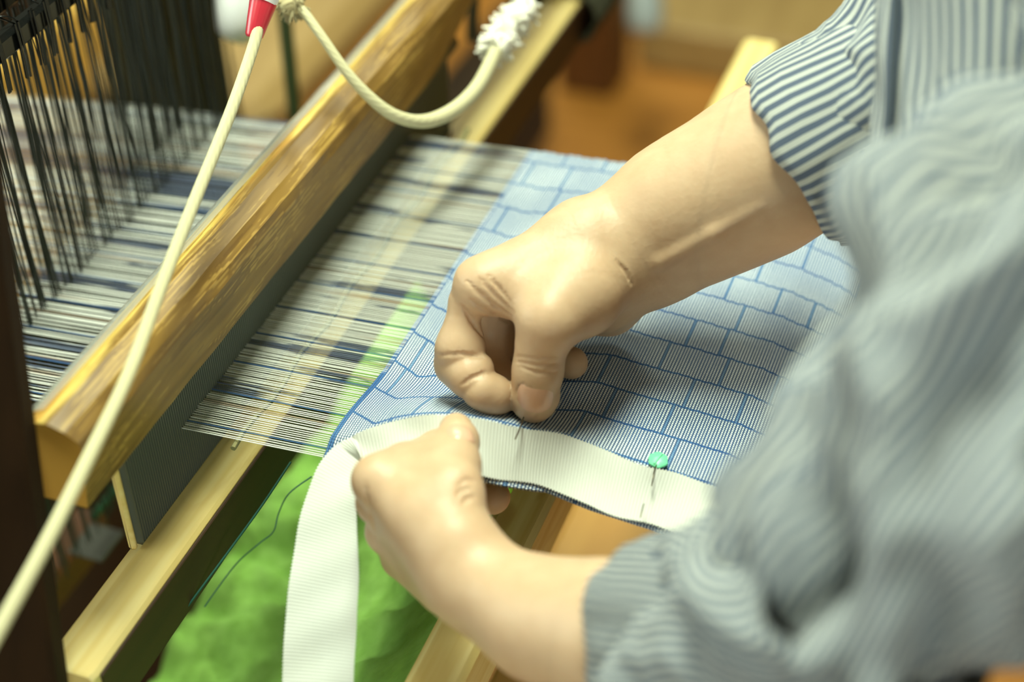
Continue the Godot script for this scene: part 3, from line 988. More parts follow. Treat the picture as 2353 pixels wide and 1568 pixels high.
	var sack := thing("white_bag", "small white bag hanging behind the red grip", "bag", bc[0])
	obj("bag_body", tube(bc, br, 28), bag, sack)
	obj("bag_string", tube([bc[-1] - Vector3(0, 0.002, 0), Vector3(bc[-1].x, 2.44, bc[-1].z)], 0.0008, 6), rope, sack)
	# second cord: from a frayed knot, sagging to the white knot
	var twine := flat_mat("twine", srgb(196, 184, 138), 0.95)
	twine.heightmap_enabled = true; twine.heightmap_texture = tex(rim); twine.heightmap_scale = 0.06; twine.uv1_scale = Vector3(2, 1, 1)
	var c2 := smooth_path([Vector3(-0.1504, 0.9015, -0.1152), Vector3(-0.1454, 0.8985, -0.1145), Vector3(-0.1357, 0.8898, -0.1108), Vector3(-0.1244, 0.8767, -0.1080), Vector3(-0.1150, 0.8655, -0.1089), Vector3(-0.1068, 0.8557, -0.1132), Vector3(-0.0999, 0.8477, -0.1228), Vector3(-0.0946, 0.8433, -0.1349), Vector3(-0.0899, 0.8423, -0.1498), Vector3(-0.0867, 0.8445, -0.1668), Vector3(-0.0856, 0.8516, -0.1873)], 6)
	var r2 := []
	for i in c2.size(): r2.append(lerpf(0.0021, 0.0034, clampf((i - 14.0) / 30.0, 0, 1)))
	tag(obj("sagging_cord", tube(c2, r2, 12, 110.0), rope), "cotton cord sagging in a loop over the far end of the worn rail", "cord")
	tuft("cord_knot", "frayed tan knot of twine beside the red grip", Vector3(-0.1520, 0.9021, -0.1151), 0.0065, 40, 0.0012, twine, 4, Vector3(0, -0.4, 0))
	tuft("white_knot", "large frayed white cotton knot at the far end of the sagging cord", Vector3(-0.0850, 0.8556, -0.2050), 0.0085, 130, 0.0018, flat_mat("white_cotton", srgb(240, 238, 222), 0.95), 9, Vector3(-0.25, -0.3, 0.2), (Vector3(-0.0891, 0.8511, -0.1952) - Vector3(-0.0820, 0.8628, -0.2166)) * 0.5)
	# heddles
	build_heddles()

func tuft(called: String, label: String, c: Vector3, r: float, count: int, thick: float, m: Material, sed: int, droop: Vector3, stretch := Vector3.ZERO) -> void:
	rng.seed = sed
	var t := thing(called, label, "knot", c)
	var s := Sheet.new()
	for i in 7:
		# the wound body of the knot
		var o := stretch * rng.randf_range(-1, 1)
		var ax := Vector3(rng.randf_range(-1, 1), rng.randf_range(-1, 1), rng.randf_range(-1, 1)).normalized()
		var bx := ax.cross(Vector3(0.3, 0.8, 0.5)).normalized(); var by := ax.cross(bx)
		var pts := []
		for k in 17: pts.append(c + o + (bx * cos(TAU * k / 16) + by * sin(TAU * k / 16)) * r * 0.55 + ax * r * 0.2 * (i - 3) / 3.0)
		add_tube(s, pts, thick * 1.8, 7, false)
	obj("wound_cord", done(s), m, t)
	var f := Sheet.new()
	for i in count * 3:
		var d := (Vector3(rng.randf_range(-1, 1), rng.randf_range(-1, 1), rng.randf_range(-1, 1)).normalized() + droop).normalized()
		var e := d + Vector3(rng.randf_range(-0.5, 0.5), rng.randf_range(-0.9, 0.1), rng.randf_range(-0.5, 0.5))
		var l := r * rng.randf_range(0.55, 1.15)
		var o := stretch * rng.randf_range(-1, 1)
		add_tube(f, [c + o + d * r * 0.3, c + o + d * l * 0.7, c + o + (d * 0.8 + e * 0.35) * l], [thick * 0.6, thick * 0.55, thick * 0.35], 4)
	obj("frayed_ends", done(f), m, t, "stuff")

func build_heddles() -> void:
	var black := flat_mat("black_string", srgb(42, 46, 38), 0.7)
	var shiny := flat_mat("black_bar", srgb(24, 26, 24), 0.22, 0.3)
	var h := thing("heddle_shaft", "black heddle shaft with fine dark string heddles hanging through the warp", "heddle shaft", Vector3(-0.24, 0.9, -0.1))
	obj("heddle_bar", plank(Vector3(-0.237, 0.913, 0.2), Vector3(-0.237, 0.913, -0.5), Vector3(1, 0, 0), 0.007, 0.011), shiny, h)
	obj("heddle_bar", plank(Vector3(-0.258, 0.916, 0.2), Vector3(-0.258, 0.916, -0.5), Vector3(1, 0, 0), 0.007, 0.011), shiny, h)
	rng.seed = 31
	var s := Sheet.new()
	var loops := Sheet.new()
	var b := Sheet.new()
	# threaded heddles, loosely gathered in groups
	for k in 2:
		var x: float = -0.237 if k == 0 else -0.258
		var knot := 0.0
		for i in 190:
			var ze := lerpf(0.10, -0.187, i / 189.0)
			# the loops slide along the bar and bunch up in small groups
			if i % 7 == 0: knot = ze - 0.005 + rng.randf_range(-0.003, 0.003)
			var top := Vector3(x + rng.randf_range(-0.001, 0.001), 0.908, lerpf(ze, knot, 0.75) + rng.randf_range(-0.001, 0.001))
			var bend := top + Vector3(rng.randf_range(-0.001, 0.001), -rng.randf_range(0.006, 0.03), rng.randf_range(-0.0016, 0.0016))
			var eye := Vector3(x + rng.randf_range(-0.002, 0.002), 0.782, lerpf(ze, knot, 0.25) + rng.randf_range(-0.001, 0.001))
			var end := eye + Vector3(rng.randf_range(-0.003, 0.003), -0.13, rng.randf_range(-0.002, 0.002))
			add_tube(s, [top, bend, bend.lerp(eye, 0.5), eye, end], 0.00032, 5, false)
			if i % 2 == 0:
				add_tube(b, [top + Vector3(0.0042, 0.013, 0), top + Vector3(0.0046, 0, 0), top + Vector3(0.0044, -0.012, 0.0004)], 0.00055, 4, false)
			if rng.randf() < 0.25:
				var lp := []
				for q in 7: lp.append(top + Vector3(0.002 * cos(q * 0.9), 0.011 + 0.005 * sin(q * 0.52), 0.003 * sin(q * 0.9 + ze * 50.0)))
				add_tube(loops, lp, 0.0004, 4, false)
	obj("string_heddle", done(s), black, h, "stuff").set_meta("label", "thin black string heddles in use over the warp")
	obj("heddle_loop", done(loops), shiny, h, "stuff")
	obj("bar_winding", done(b), shiny, h, "stuff")
	# spare heddles pushed together beyond the selvedge
	var d := Sheet.new()
	for i in 300:
		var zz := lerpf(-0.185, -0.283, i / 299.0) + rng.randf_range(-0.003, 0.003)
		var x := -0.292 - 0.02 * rng.randf()
		var lean := rng.randf_range(-0.006, 0.006)
		add_tube(d, [Vector3(x, 1.0, zz), Vector3(x + rng.randf_range(-0.003, 0.003), 0.85, zz + lean * 0.4), Vector3(x + rng.randf_range(-0.004, 0.004), 0.78, zz + lean), Vector3(x, 0.65, zz + lean * 1.5)], 0.0008, 5, false)
	obj("spare_heddle", done(d), flat_mat("black_string_matt", srgb(84, 76, 46), 0.9), h, "stuff").set_meta("label", "dense curtain of unused dark heddles bunched past the warp")

func build_background() -> void:
	var tan_wood := wood("tan_wood", Color(0.62, 0.50, 0.30), Color(0.70, 0.58, 0.36), Vector3(4, 4, 0.8), 0.5, 51, 0.0)
	var brown := wood("brown_wood", Color(0.33, 0.19, 0.07), Color(0.42, 0.25, 0.09), Vector3(5, 1, 5), 0.5, 53, 0.0)
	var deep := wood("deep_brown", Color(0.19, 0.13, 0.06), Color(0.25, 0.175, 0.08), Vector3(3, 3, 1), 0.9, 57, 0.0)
	# back of the loom
	tag(obj("back_board", box(Vector3(-0.77, 0.10, -0.90), Vector3(-0.74, 0.505, 0.35), 0.004), wood("gold_wood", Color(0.84, 0.66, 0.30), Color(0.90, 0.74, 0.38), Vector3(6, 6, 0.8), 0.5, 61, 0.0)), "golden wooden board behind the black heddles", "board")
	tag(obj("dark_boarding", box(Vector3(-1.05, 0.0, -1.1), Vector3(-1.02, 1.0, 0.4), 0.004), deep), "dark brown panel behind the golden board", "panel")
	tag(obj("side_plank", box(Vector3(-0.74, 0.39, -1.32), Vector3(-0.525, 0.45, -0.70), 0.02), tan_wood), "wide tan plank lying beyond the heddles at the back", "plank")
	tag(obj("shadow_board", box(Vector3(-0.54, 0.05, -1.35), Vector3(-0.475, 0.24, -0.62), 0.004), deep), "added dark brown board in place of the shadow between the tan plank and the worn rail", "beam")  # added board, the shadowed loom interior put into its dark colour
	tag(obj("green_rod", tube([Vector3(-0.2801, 0.7948, -0.3309), Vector3(-0.2673, 0.6947, -0.3040)], 0.0044, 14), flat_mat("green_paint", srgb(62, 76, 46), 0.5)), "slim dark green upright rod behind the sagging cord", "rod")
	tag(obj("dark_rod", tube([Vector3(-0.1611, 0.8055, -0.3459), Vector3(-0.1618, 0.7666, -0.3393)], 0.0036, 12), flat_mat("dark_paint", srgb(58, 56, 40), 0.5)), "short dark upright rod by the end of the worn rail", "rod")
	# dark yarn wound round the sole bar's far end
	var ys := Sheet.new()
	rng.seed = 17
	for i in 26:
		var z := lerpf(-0.40, -0.455, i / 25.0)
		var pts := []
		for k in 13:
			var a := TAU * k / 12
			pts.append(Vector3(-0.133 + 0.029 * cos(a), 0.757 + 0.021 * sin(a), z + rng.randf_range(-0.002, 0.002)))
		add_tube(ys, pts, 0.0018, 6, false)
	tag(obj("yarn_winding", done(ys), flat_mat("dark_yarn", srgb(48, 48, 28), 0.95)), "dark olive yarn wound round the far end of the pale sole bar", "yarn")
	# beyond the cloth
	tag(obj("wooden_post", box(Vector3(-0.53, 0.0, -1.62), Vector3(-0.445, 1.3, -1.535), 0.006), brown), "square red-brown wooden post standing beyond the cloth", "post")
	tag(obj("low_bench", box(Vector3(-0.44, 0.0, -1.86), Vector3(-0.1, 0.075, -1.64), 0.006), tan_wood), "low tan wooden step on the floor behind the weaver's forearm", "step")
	tag(obj("dark_chest", box(Vector3(-0.62, 0.0, -2.25), Vector3(0.05, 0.17, -1.98), 0.01), wood("olive_chest", Color(0.24, 0.18, 0.08), Color(0.32, 0.25, 0.12), Vector3(2, 2, 2), 0.6, 63, 0.0)), "dark olive low chest in the far background", "chest")
	tag(obj("far_plank", box(Vector3(-0.55, 0.17, -2.16), Vector3(0.35, 0.20, -2.0), 0.006), tan_wood), "tan plank lying on top of the dark low chest", "plank")
	var wc := Sheet.new()
	add_tube(wc, [Vector3(-0.3379, 0.2341, -1.3289), Vector3(-0.3396, 0.2406, -1.3338), Vector3(-0.3446, 0.2578, -1.3469), Vector3(-0.3508, 0.2793, -1.3633)], [0.016, 0.022, 0.024, 0.02], 20)
	tag(obj("white_cup", done(wc), flat_mat("pale_china", srgb(160, 170, 170), 0.3)), "small pale cup standing by the dark chest", "cup")
	# dim gear under the warp at the near left
	tag(obj("shade_panel", box(Vector3(-0.36, 0.15, -0.30), Vector3(-0.34, 0.68, 0.34), 0.003), deep), "added dark board in place of the shade under the warp behind the reed", "board")  # added board, deep brown standing for the shade beneath the threads
	tag(obj("brown_block", box(Vector3(-0.2700, 0.5847, 0.0034) + Vector3(-0.02, 0, 0), Vector3(-0.2700, 0.6073, -0.0509), 0.003), brown), "brown wooden block in the shade left of the pale sole bar", "block")
	var plate := thing("label_plate", "small dark green label plate with pale lettering in the shade under the reed", "label", Vector3(-0.2500, 0.6410, -0.0361))
	obj("plate", box(Vector3(-0.2500, 0.6381, -0.0241) + Vector3(-0.004, 0, 0), Vector3(-0.2500, 0.6415, -0.0457), 0.001), flat_mat("plate_green", srgb(28, 78, 48), 0.5), plate)
	obj("tray", box(Vector3(-0.2500, 0.6127, -0.0186) + Vector3(-0.02, 0, 0), Vector3(-0.2500, 0.6120, -0.0410), 0.001), flat_mat("grey_paint", srgb(84, 84, 76), 0.5), plate)

# ------------------------------------------------------------------ the weaver
func build_person() -> void:
	var skin := flat_mat("skin", Color.WHITE, 0.48)
	skin.albedo_texture = noise_tex(0.02, Color(0.775, 0.64, 0.505), Color(0.825, 0.705, 0.57), 4, 71)
	skin.uv1_triplanar = true
	skin.uv1_scale = Vector3.ONE * 9.0
	skin.subsurf_scatter_enabled = true
	skin.subsurf_scatter_strength = 0.08
	skin.heightmap_enabled = true
	skin.heightmap_texture = noise_tex(0.11, Color.BLACK, Color.WHITE, 3, 73, 512, Color(0, 0, 0, 0), FastNoiseLite.TYPE_CELLULAR)
	skin.heightmap_scale = 0.012
	var who := thing("person", "weaver in a blue and white striped shirt pinning tape with both hands", "person", Vector3(0.35, 0.8, 0.05))
	var v := PackedVector3Array(); var nor := PackedVector3Array(); var idx := PackedInt32Array()
	var b := []
	bone(b, Vector3(0.1371, 0.9305, -0.1158), 0.022, Vector3(0.1016, 0.9023, -0.0978), 0.028, 0)
	bone(b, Vector3(0.1016, 0.9023, -0.0978), 0.028, Vector3(0.0754, 0.8847, -0.0901), 0.0275, 0.02)
	bone(b, Vector3(0.0754, 0.8847, -0.0901), 0.028, Vector3(0.0538, 0.8721, -0.0774), 0.0245, 0.02)
	bone(b, Vector3(0.0538, 0.8721, -0.0774), 0.0245, Vector3(0.0345, 0.8626, -0.0671), 0.0215, 0.02)
	bone(b, Vector3(0.0345, 0.8626, -0.0671), 0.0215, Vector3(0.0171, 0.8512, -0.0544), 0.019, 0.02)
	bone(b, Vector3(0.0690, 0.8618, -0.0842), 0.016, Vector3(0.0294, 0.8421, -0.0623), 0.016, 0.014)
	bone(b, Vector3(0.0294, 0.8421, -0.0623), 0.016, Vector3(0.0189, 0.8358, -0.0554), 0.015, 0.01)
	bone(b, Vector3(0.0719, 0.8832, -0.0549), 0.0014, Vector3(0.0569, 0.8726, -0.0474), 0.0025, 0.003)
	bone(b, Vector3(0.0569, 0.8726, -0.0474), 0.0025, Vector3(0.0388, 0.8600, -0.0404), 0.0027, 0.003)
	bone(b, Vector3(0.0171, 0.8512, -0.0544), 0.018, Vector3(0.0041, 0.8583, -0.0443), 0.015, 0.014)
	bone(b, Vector3(0.0063, 0.8587, -0.0428), 0.014, Vector3(-0.0227, 0.8550, -0.0100), 0.011, 0.01)
	bone(b, Vector3(0.0047, 0.8479, -0.0535), 0.014, Vector3(-0.0234, 0.8459, -0.0240), 0.011, 0.01)
	bone(b, Vector3(0.0063, 0.8385, -0.0598), 0.014, Vector3(-0.0236, 0.8361, -0.0361), 0.0105, 0.01)
	bone(b, Vector3(0.0116, 0.8299, -0.0612), 0.014, Vector3(-0.0209, 0.8273, -0.0461), 0.01, 0.01)
	bone(b, Vector3(0.0206, 0.8269, -0.0622), 0.009, Vector3(0.0131, 0.8180, -0.0570), 0.0095, 0.009)
	bone(b, Vector3(0.0131, 0.8180, -0.0570), 0.0095, Vector3(-0.0033, 0.8168, -0.0494), 0.009, 0.009)
	bone(b, Vector3(0.0173, 0.8500, -0.0423), 0.015, Vector3(0.0119, 0.8503, -0.0210), 0.0145, 0.012)
	bone(b, Vector3(0.0119, 0.8503, -0.0210), 0.0145, Vector3(0.0067, 0.8502, -0.0036), 0.0116, 0.009)
	bone(b, Vector3(0.0140, 0.8310, -0.0451), 0.013, Vector3(0.0068, 0.8335, -0.0362), 0.012, 0.008)
	bone(b, Vector3(0.0053, 0.8529, -0.0123), 0.011, Vector3(-0.0213, 0.8537, -0.0122), 0.0085, 0.008)
	bone(b, Vector3(0.0008, 0.8486, -0.0123), 0.008, Vector3(-0.0144, 0.8495, -0.0126), 0.0058, 0.005)
	bone(b, Vector3(0.0062, 0.8499, -0.0031), 0.011, Vector3(0.0038, 0.8392, -0.0005), 0.0091, 0.006)
	bone(b, Vector3(0.0038, 0.8392, -0.0005), 0.0091, Vector3(0.0033, 0.8293, 0.0022), 0.0092, 0.004)
	bone(b, Vector3(0.0033, 0.8293, 0.0022), 0.0092, Vector3(0.0022, 0.8170, 0.0037), 0.0095, 0.004)
	bone(b, Vector3(0.0022, 0.8170, 0.0037), 0.0095, Vector3(0.0018, 0.8145, 0.0039), 0.0086, 0.002)
	bone(b, Vector3(-0.0247, 0.8538, -0.0095), 0.009, Vector3(-0.0296, 0.8474, -0.0062), 0.0056, 0.005)
	bone(b, Vector3(-0.0296, 0.8474, -0.0062), 0.0056, Vector3(-0.0284, 0.8326, 0.0028), 0.0092, 0.003)
	bone(b, Vector3(-0.0284, 0.8326, 0.0028), 0.0092, Vector3(-0.0298, 0.8261, 0.0028), 0.0092, 0.003)
	group(b, 0.0007)
	bone(b, Vector3(-0.0298, 0.8242, 0.0038), 0.0091, Vector3(-0.0219, 0.8247, 0.0100), 0.0085, 0)
	bone(b, Vector3(-0.0224, 0.8274, 0.0092), 0.0065, Vector3(-0.0193, 0.8285, 0.0070), 0.0052, 0.005)
	group(b, 0.0006)
	bone(b, Vector3(-0.0166, 0.8220, 0.0130), 0.0072, Vector3(-0.0129, 0.8186, 0.0103), 0.007, 0)
	bone(b, Vector3(-0.0129, 0.8186, 0.0103), 0.007, Vector3(-0.0104, 0.8144, 0.0074), 0.0057, 0.004)
	bone(b, Vector3(-0.0157, 0.8236, 0.0112), 0.0056, Vector3(-0.0116, 0.8196, 0.0089), 0.0054, 0.003)
	group(b, 0.001)
	bone(b, Vector3(-0.0251, 0.8403, -0.0281), 0.01, Vector3(-0.0273, 0.8173, -0.0210), 0.0095, 0)
	bone(b, Vector3(-0.0273, 0.8173, -0.0210), 0.0095, Vector3(-0.0219, 0.8136, -0.0088), 0.0086, 0.004)
	bone(b, Vector3(-0.0219, 0.8136, -0.0088), 0.0082, Vector3(-0.0110, 0.8099, -0.0050), 0.0072, 0.002)
	group(b, 0.001)
	bone(b, Vector3(-0.0242, 0.8349, -0.0375), 0.0105, Vector3(-0.0254, 0.8110, -0.0314), 0.009, 0)
	bone(b, Vector3(-0.0254, 0.8110, -0.0314), 0.009, Vector3(-0.0140, 0.8057, -0.0258), 0.0082, 0.003)
	bone(b, Vector3(-0.0140, 0.8057, -0.0258), 0.0082, Vector3(-0.0041, 0.8077, -0.0246), 0.007, 0.003)
	group(b, 0.001)
	bone(b, Vector3(-0.0209, 0.8273, -0.0461), 0.01, Vector3(-0.0171, 0.8089, -0.0399), 0.008, 0)
	bone(b, Vector3(-0.0171, 0.8089, -0.0399), 0.008, Vector3(-0.0028, 0.8072, -0.0315), 0.0074, 0.003)
	bone(b, Vector3(-0.0028, 0.8072, -0.0315), 0.0074, Vector3(0.0062, 0.8085, -0.0293), 0.0066, 0.003)
	bone(b, Vector3(-0.0346, 0.8327, 0.0106), 0.0005107, Vector3(-0.0315, 0.8349, 0.0120), 0.0007162, 0.0004, true)
	bone(b, Vector3(-0.0315, 0.8349, 0.0120), 0.0007162, Vector3(-0.0289, 0.8360, 0.0122), 0.0008873, 0.0004, true)
	bone(b, Vector3(-0.0289, 0.8360, 0.0122), 0.0008873, Vector3(-0.0266, 0.8366, 0.0118), 0.001, 0.0004, true)
	bone(b, Vector3(-0.0266, 0.8366, 0.0118), 0.001, Vector3(-0.0245, 0.8368, 0.0110), 0.00104, 0.0004, true)
	bone(b, Vector3(-0.0245, 0.8368, 0.0110), 0.00104, Vector3(-0.0226, 0.8361, 0.0101), 0.001, 0.0004, true)
	bone(b, Vector3(-0.0226, 0.8361, 0.0101), 0.001, Vector3(-0.0208, 0.8351, 0.0088), 0.0008873, 0.0004, true)
	bone(b, Vector3(-0.0208, 0.8351, 0.0088), 0.0008873, Vector3(-0.0189, 0.8344, 0.0079), 0.0007162, 0.0004, true)
	bone(b, Vector3(-0.0189, 0.8344, 0.0079), 0.0007162, Vector3(-0.0169, 0.8337, 0.0070), 0.0005107, 0.0004, true)
	bone(b, Vector3(-0.0220, 0.8275, 0.0184), 0.0005494, Vector3(-0.0200, 0.8293, 0.0175), 0.0009003, 0.0004, true)
	bone(b, Vector3(-0.0200, 0.8293, 0.0175), 0.0009003, Vector3(-0.0183, 0.8305, 0.0160), 0.00104, 0.0004, true)
	bone(b, Vector3(-0.0183, 0.8305, 0.0160), 0.00104, Vector3(-0.0164, 0.8306, 0.0140), 0.0009003, 0.0004, true)
	bone(b, Vector3(-0.0164, 0.8306, 0.0140), 0.0009003, Vector3(-0.0146, 0.8304, 0.0116), 0.0005494, 0.0004, true)
	bone(b, Vector3(-0.0276, 0.8517, 0.0006), 0.0006551, Vector3(-0.0263, 0.8495, 0.0006), 0.0009822, 0.0004, true)
	bone(b, Vector3(-0.0263, 0.8495, 0.0006), 0.0009822, Vector3(-0.0251, 0.8472, 0.0005), 0.001216, 0.0004, true)
	bone(b, Vector3(-0.0251, 0.8472, 0.0005), 0.001216, Vector3(-0.0238, 0.8449, 0.0005), 0.0013, 0.0004, true)
	bone(b, Vector3(-0.0238, 0.8449, 0.0005), 0.0013, Vector3(-0.0224, 0.8425, 0.0003), 0.001216, 0.0004, true)
	bone(b, Vector3(-0.0224, 0.8425, 0.0003), 0.001216, Vector3(-0.0210, 0.8399, 0.0000), 0.0009822, 0.0004, true)
	bone(b, Vector3(-0.0210, 0.8399, 0.0000), 0.0009822, Vector3(-0.0200, 0.8366, -0.0011), 0.0006551, 0.0004, true)
	bone(b, Vector3(-0.0239, 0.8561, 0.0015), 0.0006384, Vector3(-0.0219, 0.8546, 0.0015), 0.0008952, 0.0004, true)
	bone(b, Vector3(-0.0219, 0.8546, 0.0015), 0.0008952, Vector3(-0.0202, 0.8526, 0.0011), 0.001109, 0.0004, true)
	bone(b, Vector3(-0.0202, 0.8526, 0.0011), 0.001109, Vector3(-0.0184, 0.8511, 0.0003), 0.001251, 0.0004, true)
	bone(b, Vector3(-0.0184, 0.8511, 0.0003), 0.001251, Vector3(-0.0168, 0.8490, -0.0011), 0.0013, 0.0004, true)
	bone(b, Vector3(-0.0168, 0.8490, -0.0011), 0.0013, Vector3(-0.0158, 0.8457, -0.0041), 0.001251, 0.0004, true)
	bone(b, Vector3(-0.0191, 0.8329, -0.0185), 0.001109, Vector3(-0.0174, 0.8306, -0.0205), 0.0008952, 0.0004, true)
	bone(b, Vector3(-0.0267, 0.8624, -0.0020), 0.0005025, Vector3(-0.0246, 0.8618, -0.0008), 0.0006708, 0.0004, true)
	bone(b, Vector3(-0.0246, 0.8618, -0.0008), 0.0006708, Vector3(-0.0227, 0.8607, -0.0000), 0.0008208, 0.0004, true)
	bone(b, Vector3(-0.0227, 0.8607, -0.0000), 0.0008208, Vector3(-0.0209, 0.8595, 0.0005), 0.0009387, 0.0004, true)
	bone(b, Vector3(-0.0209, 0.8595, 0.0005), 0.0009387, Vector3(-0.0188, 0.8580, 0.0005), 0.001014, 0.0004, true)
	bone(b, Vector3(-0.0188, 0.8580, 0.0005), 0.001014, Vector3(-0.0168, 0.8562, 0.0002), 0.00104, 0.0004, true)
	bone(b, Vector3(-0.0168, 0.8562, 0.0002), 0.00104, Vector3(-0.0150, 0.8541, -0.0004), 0.001014, 0.0004, true)
	bone(b, Vector3(-0.0150, 0.8541, -0.0004), 0.001014, Vector3(-0.0134, 0.8526, -0.0010), 0.0009387, 0.0004, true)
	bone(b, Vector3(-0.0134, 0.8526, -0.0010), 0.0009387, Vector3(-0.0117, 0.8511, -0.0015), 0.0008208, 0.0004, true)
	bone(b, Vector3(-0.0117, 0.8511, -0.0015), 0.0008208, Vector3(-0.0099, 0.8500, -0.0017), 0.0006708, 0.0004, true)
	bone(b, Vector3(-0.0099, 0.8500, -0.0017), 0.0006708, Vector3(-0.0073, 0.8505, 0.0000), 0.0005025, 0.0004, true)
	bone(b, Vector3(-0.0213, 0.8637, -0.0027), 0.0005107, Vector3(-0.0194, 0.8625, -0.0019), 0.0007162, 0.0004, true)
	bone(b, Vector3(-0.0194, 0.8625, -0.0019), 0.0007162, Vector3(-0.0176, 0.8611, -0.0014), 0.0008873, 0.0004, true)
	bone(b, Vector3(-0.0176, 0.8611, -0.0014), 0.0008873, Vector3(-0.0160, 0.8595, -0.0012), 0.001, 0.0004, true)
	bone(b, Vector3(-0.0160, 0.8595, -0.0012), 0.001, Vector3(-0.0144, 0.8579, -0.0012), 0.00104, 0.0004, true)
	bone(b, Vector3(-0.0144, 0.8579, -0.0012), 0.00104, Vector3(-0.0128, 0.8563, -0.0014), 0.001, 0.0004, true)
	bone(b, Vector3(-0.0128, 0.8563, -0.0014), 0.001, Vector3(-0.0112, 0.8547, -0.0013), 0.0008873, 0.0004, true)
	bone(b, Vector3(-0.0112, 0.8547, -0.0013), 0.0008873, Vector3(-0.0091, 0.8533, -0.0010), 0.0007162, 0.0004, true)
	bone(b, Vector3(-0.0091, 0.8533, -0.0010), 0.0007162, Vector3(-0.0061, 0.8533, 0.0012), 0.0005107, 0.0004, true)
	bone(b, Vector3(-0.0185, 0.8643, -0.0045), 0.0004586, Vector3(-0.0167, 0.8631, -0.0039), 0.0006876, 0.0004, true)
	bone(b, Vector3(-0.0167, 0.8631, -0.0039), 0.0006876, Vector3(-0.0151, 0.8618, -0.0034), 0.0008509, 0.0004, true)
	bone(b, Vector3(-0.0151, 0.8618, -0.0034), 0.0008509, Vector3(-0.0135, 0.8604, -0.0030), 0.00091, 0.0004, true)
	bone(b, Vector3(-0.0135, 0.8604, -0.0030), 0.00091, Vector3(-0.0119, 0.8589, -0.0026), 0.0008509, 0.0004, true)
	bone(b, Vector3(-0.0119, 0.8589, -0.0026), 0.0008509, Vector3(-0.0104, 0.8574, -0.0021), 0.0006876, 0.0004, true)
	bone(b, Vector3(-0.0104, 0.8574, -0.0021), 0.0006876, Vector3(-0.0088, 0.8561, -0.0015), 0.0004586, 0.0004, true)
	bone(b, Vector3(-0.0037, 0.8376, 0.0069), 0.0003831, Vector3(-0.0009, 0.8395, 0.0087), 0.0005371, 0.0004, true)
	bone(b, Vector3(-0.0009, 0.8395, 0.0087), 0.0005371, Vector3(0.0016, 0.8405, 0.0094), 0.0006655, 0.0004, true)
	bone(b, Vector3(0.0016, 0.8405, 0.0094), 0.0006655, Vector3(0.0038, 0.8410, 0.0096), 0.0007503, 0.0004, true)
	bone(b, Vector3(0.0038, 0.8410, 0.0096), 0.0007503, Vector3(0.0059, 0.8411, 0.0094), 0.00078, 0.0004, true)
	bone(b, Vector3(0.0059, 0.8411, 0.0094), 0.00078, Vector3(0.0078, 0.8415, 0.0089), 0.0007503, 0.0004, true)
	bone(b, Vector3(0.0078, 0.8415, 0.0089), 0.0007503, Vector3(0.0096, 0.8416, 0.0082), 0.0006655, 0.0004, true)
	bone(b, Vector3(0.0096, 0.8416, 0.0082), 0.0006655, Vector3(0.0114, 0.8415, 0.0070), 0.0005371, 0.0004, true)
	bone(b, Vector3(0.0114, 0.8415, 0.0070), 0.0005371, Vector3(0.0129, 0.8409, 0.0054), 0.0003831, 0.0004, true)
	bone(b, Vector3(-0.0034, 0.8361, 0.0078), 0.0004469, Vector3(-0.0007, 0.8374, 0.0093), 0.0006267, 0.0004, true)
	bone(b, Vector3(-0.0007, 0.8374, 0.0093), 0.0006267, Vector3(0.0017, 0.8381, 0.0099), 0.0007764, 0.0004, true)
	bone(b, Vector3(0.0017, 0.8381, 0.0099), 0.0007764, Vector3(0.0039, 0.8382, 0.0101), 0.0008754, 0.0004, true)
	bone(b, Vector3(0.0039, 0.8382, 0.0101), 0.0008754, Vector3(0.0060, 0.8381, 0.0099), 0.00091, 0.0004, true)
	bone(b, Vector3(0.0060, 0.8381, 0.0099), 0.00091, Vector3(0.0078, 0.8383, 0.0092), 0.0008754, 0.0004, true)
	bone(b, Vector3(0.0078, 0.8383, 0.0092), 0.0008754, Vector3(0.0095, 0.8383, 0.0082), 0.0007764, 0.0004, true)
	bone(b, Vector3(0.0095, 0.8383, 0.0082), 0.0007764, Vector3(0.0111, 0.8379, 0.0069), 0.0006267, 0.0004, true)
	bone(b, Vector3(0.0111, 0.8379, 0.0069), 0.0006267, Vector3(0.0126, 0.8370, 0.0050), 0.0004469, 0.0004, true)
	bone(b, Vector3(-0.0017, 0.8352, 0.0095), 0.0004519, Vector3(0.0006, 0.8358, 0.0104), 0.0006536, 0.0004, true)
	bone(b, Vector3(0.0006, 0.8358, 0.0104), 0.0006536, Vector3(0.0028, 0.8359, 0.0108), 0.0008119, 0.0004, true)
	bone(b, Vector3(0.0028, 0.8359, 0.0108), 0.0008119, Vector3(0.0048, 0.8356, 0.0108), 0.0008988, 0.0004, true)
	bone(b, Vector3(0.0048, 0.8356, 0.0108), 0.0008988, Vector3(0.0067, 0.8351, 0.0105), 0.0008988, 0.0004, true)
	bone(b, Vector3(0.0067, 0.8351, 0.0105), 0.0008988, Vector3(0.0086, 0.8350, 0.0095), 0.0008119, 0.0004, true)
	bone(b, Vector3(0.0086, 0.8350, 0.0095), 0.0008119, Vector3(0.0105, 0.8345, 0.0082), 0.0006536, 0.0004, true)
	bone(b, Vector3(0.0105, 0.8345, 0.0082), 0.0006536, Vector3(0.0121, 0.8335, 0.0063), 0.0004519, 0.0004, true)
	bone(b, Vector3(-0.0025, 0.8229, 0.0112), 0.0004121, Vector3(-0.0018, 0.8248, 0.0113), 0.0006752, 0.0004, true)
	bone(b, Vector3(-0.0018, 0.8248, 0.0113), 0.0006752, Vector3(-0.0011, 0.8269, 0.0116), 0.00078, 0.0004, true)
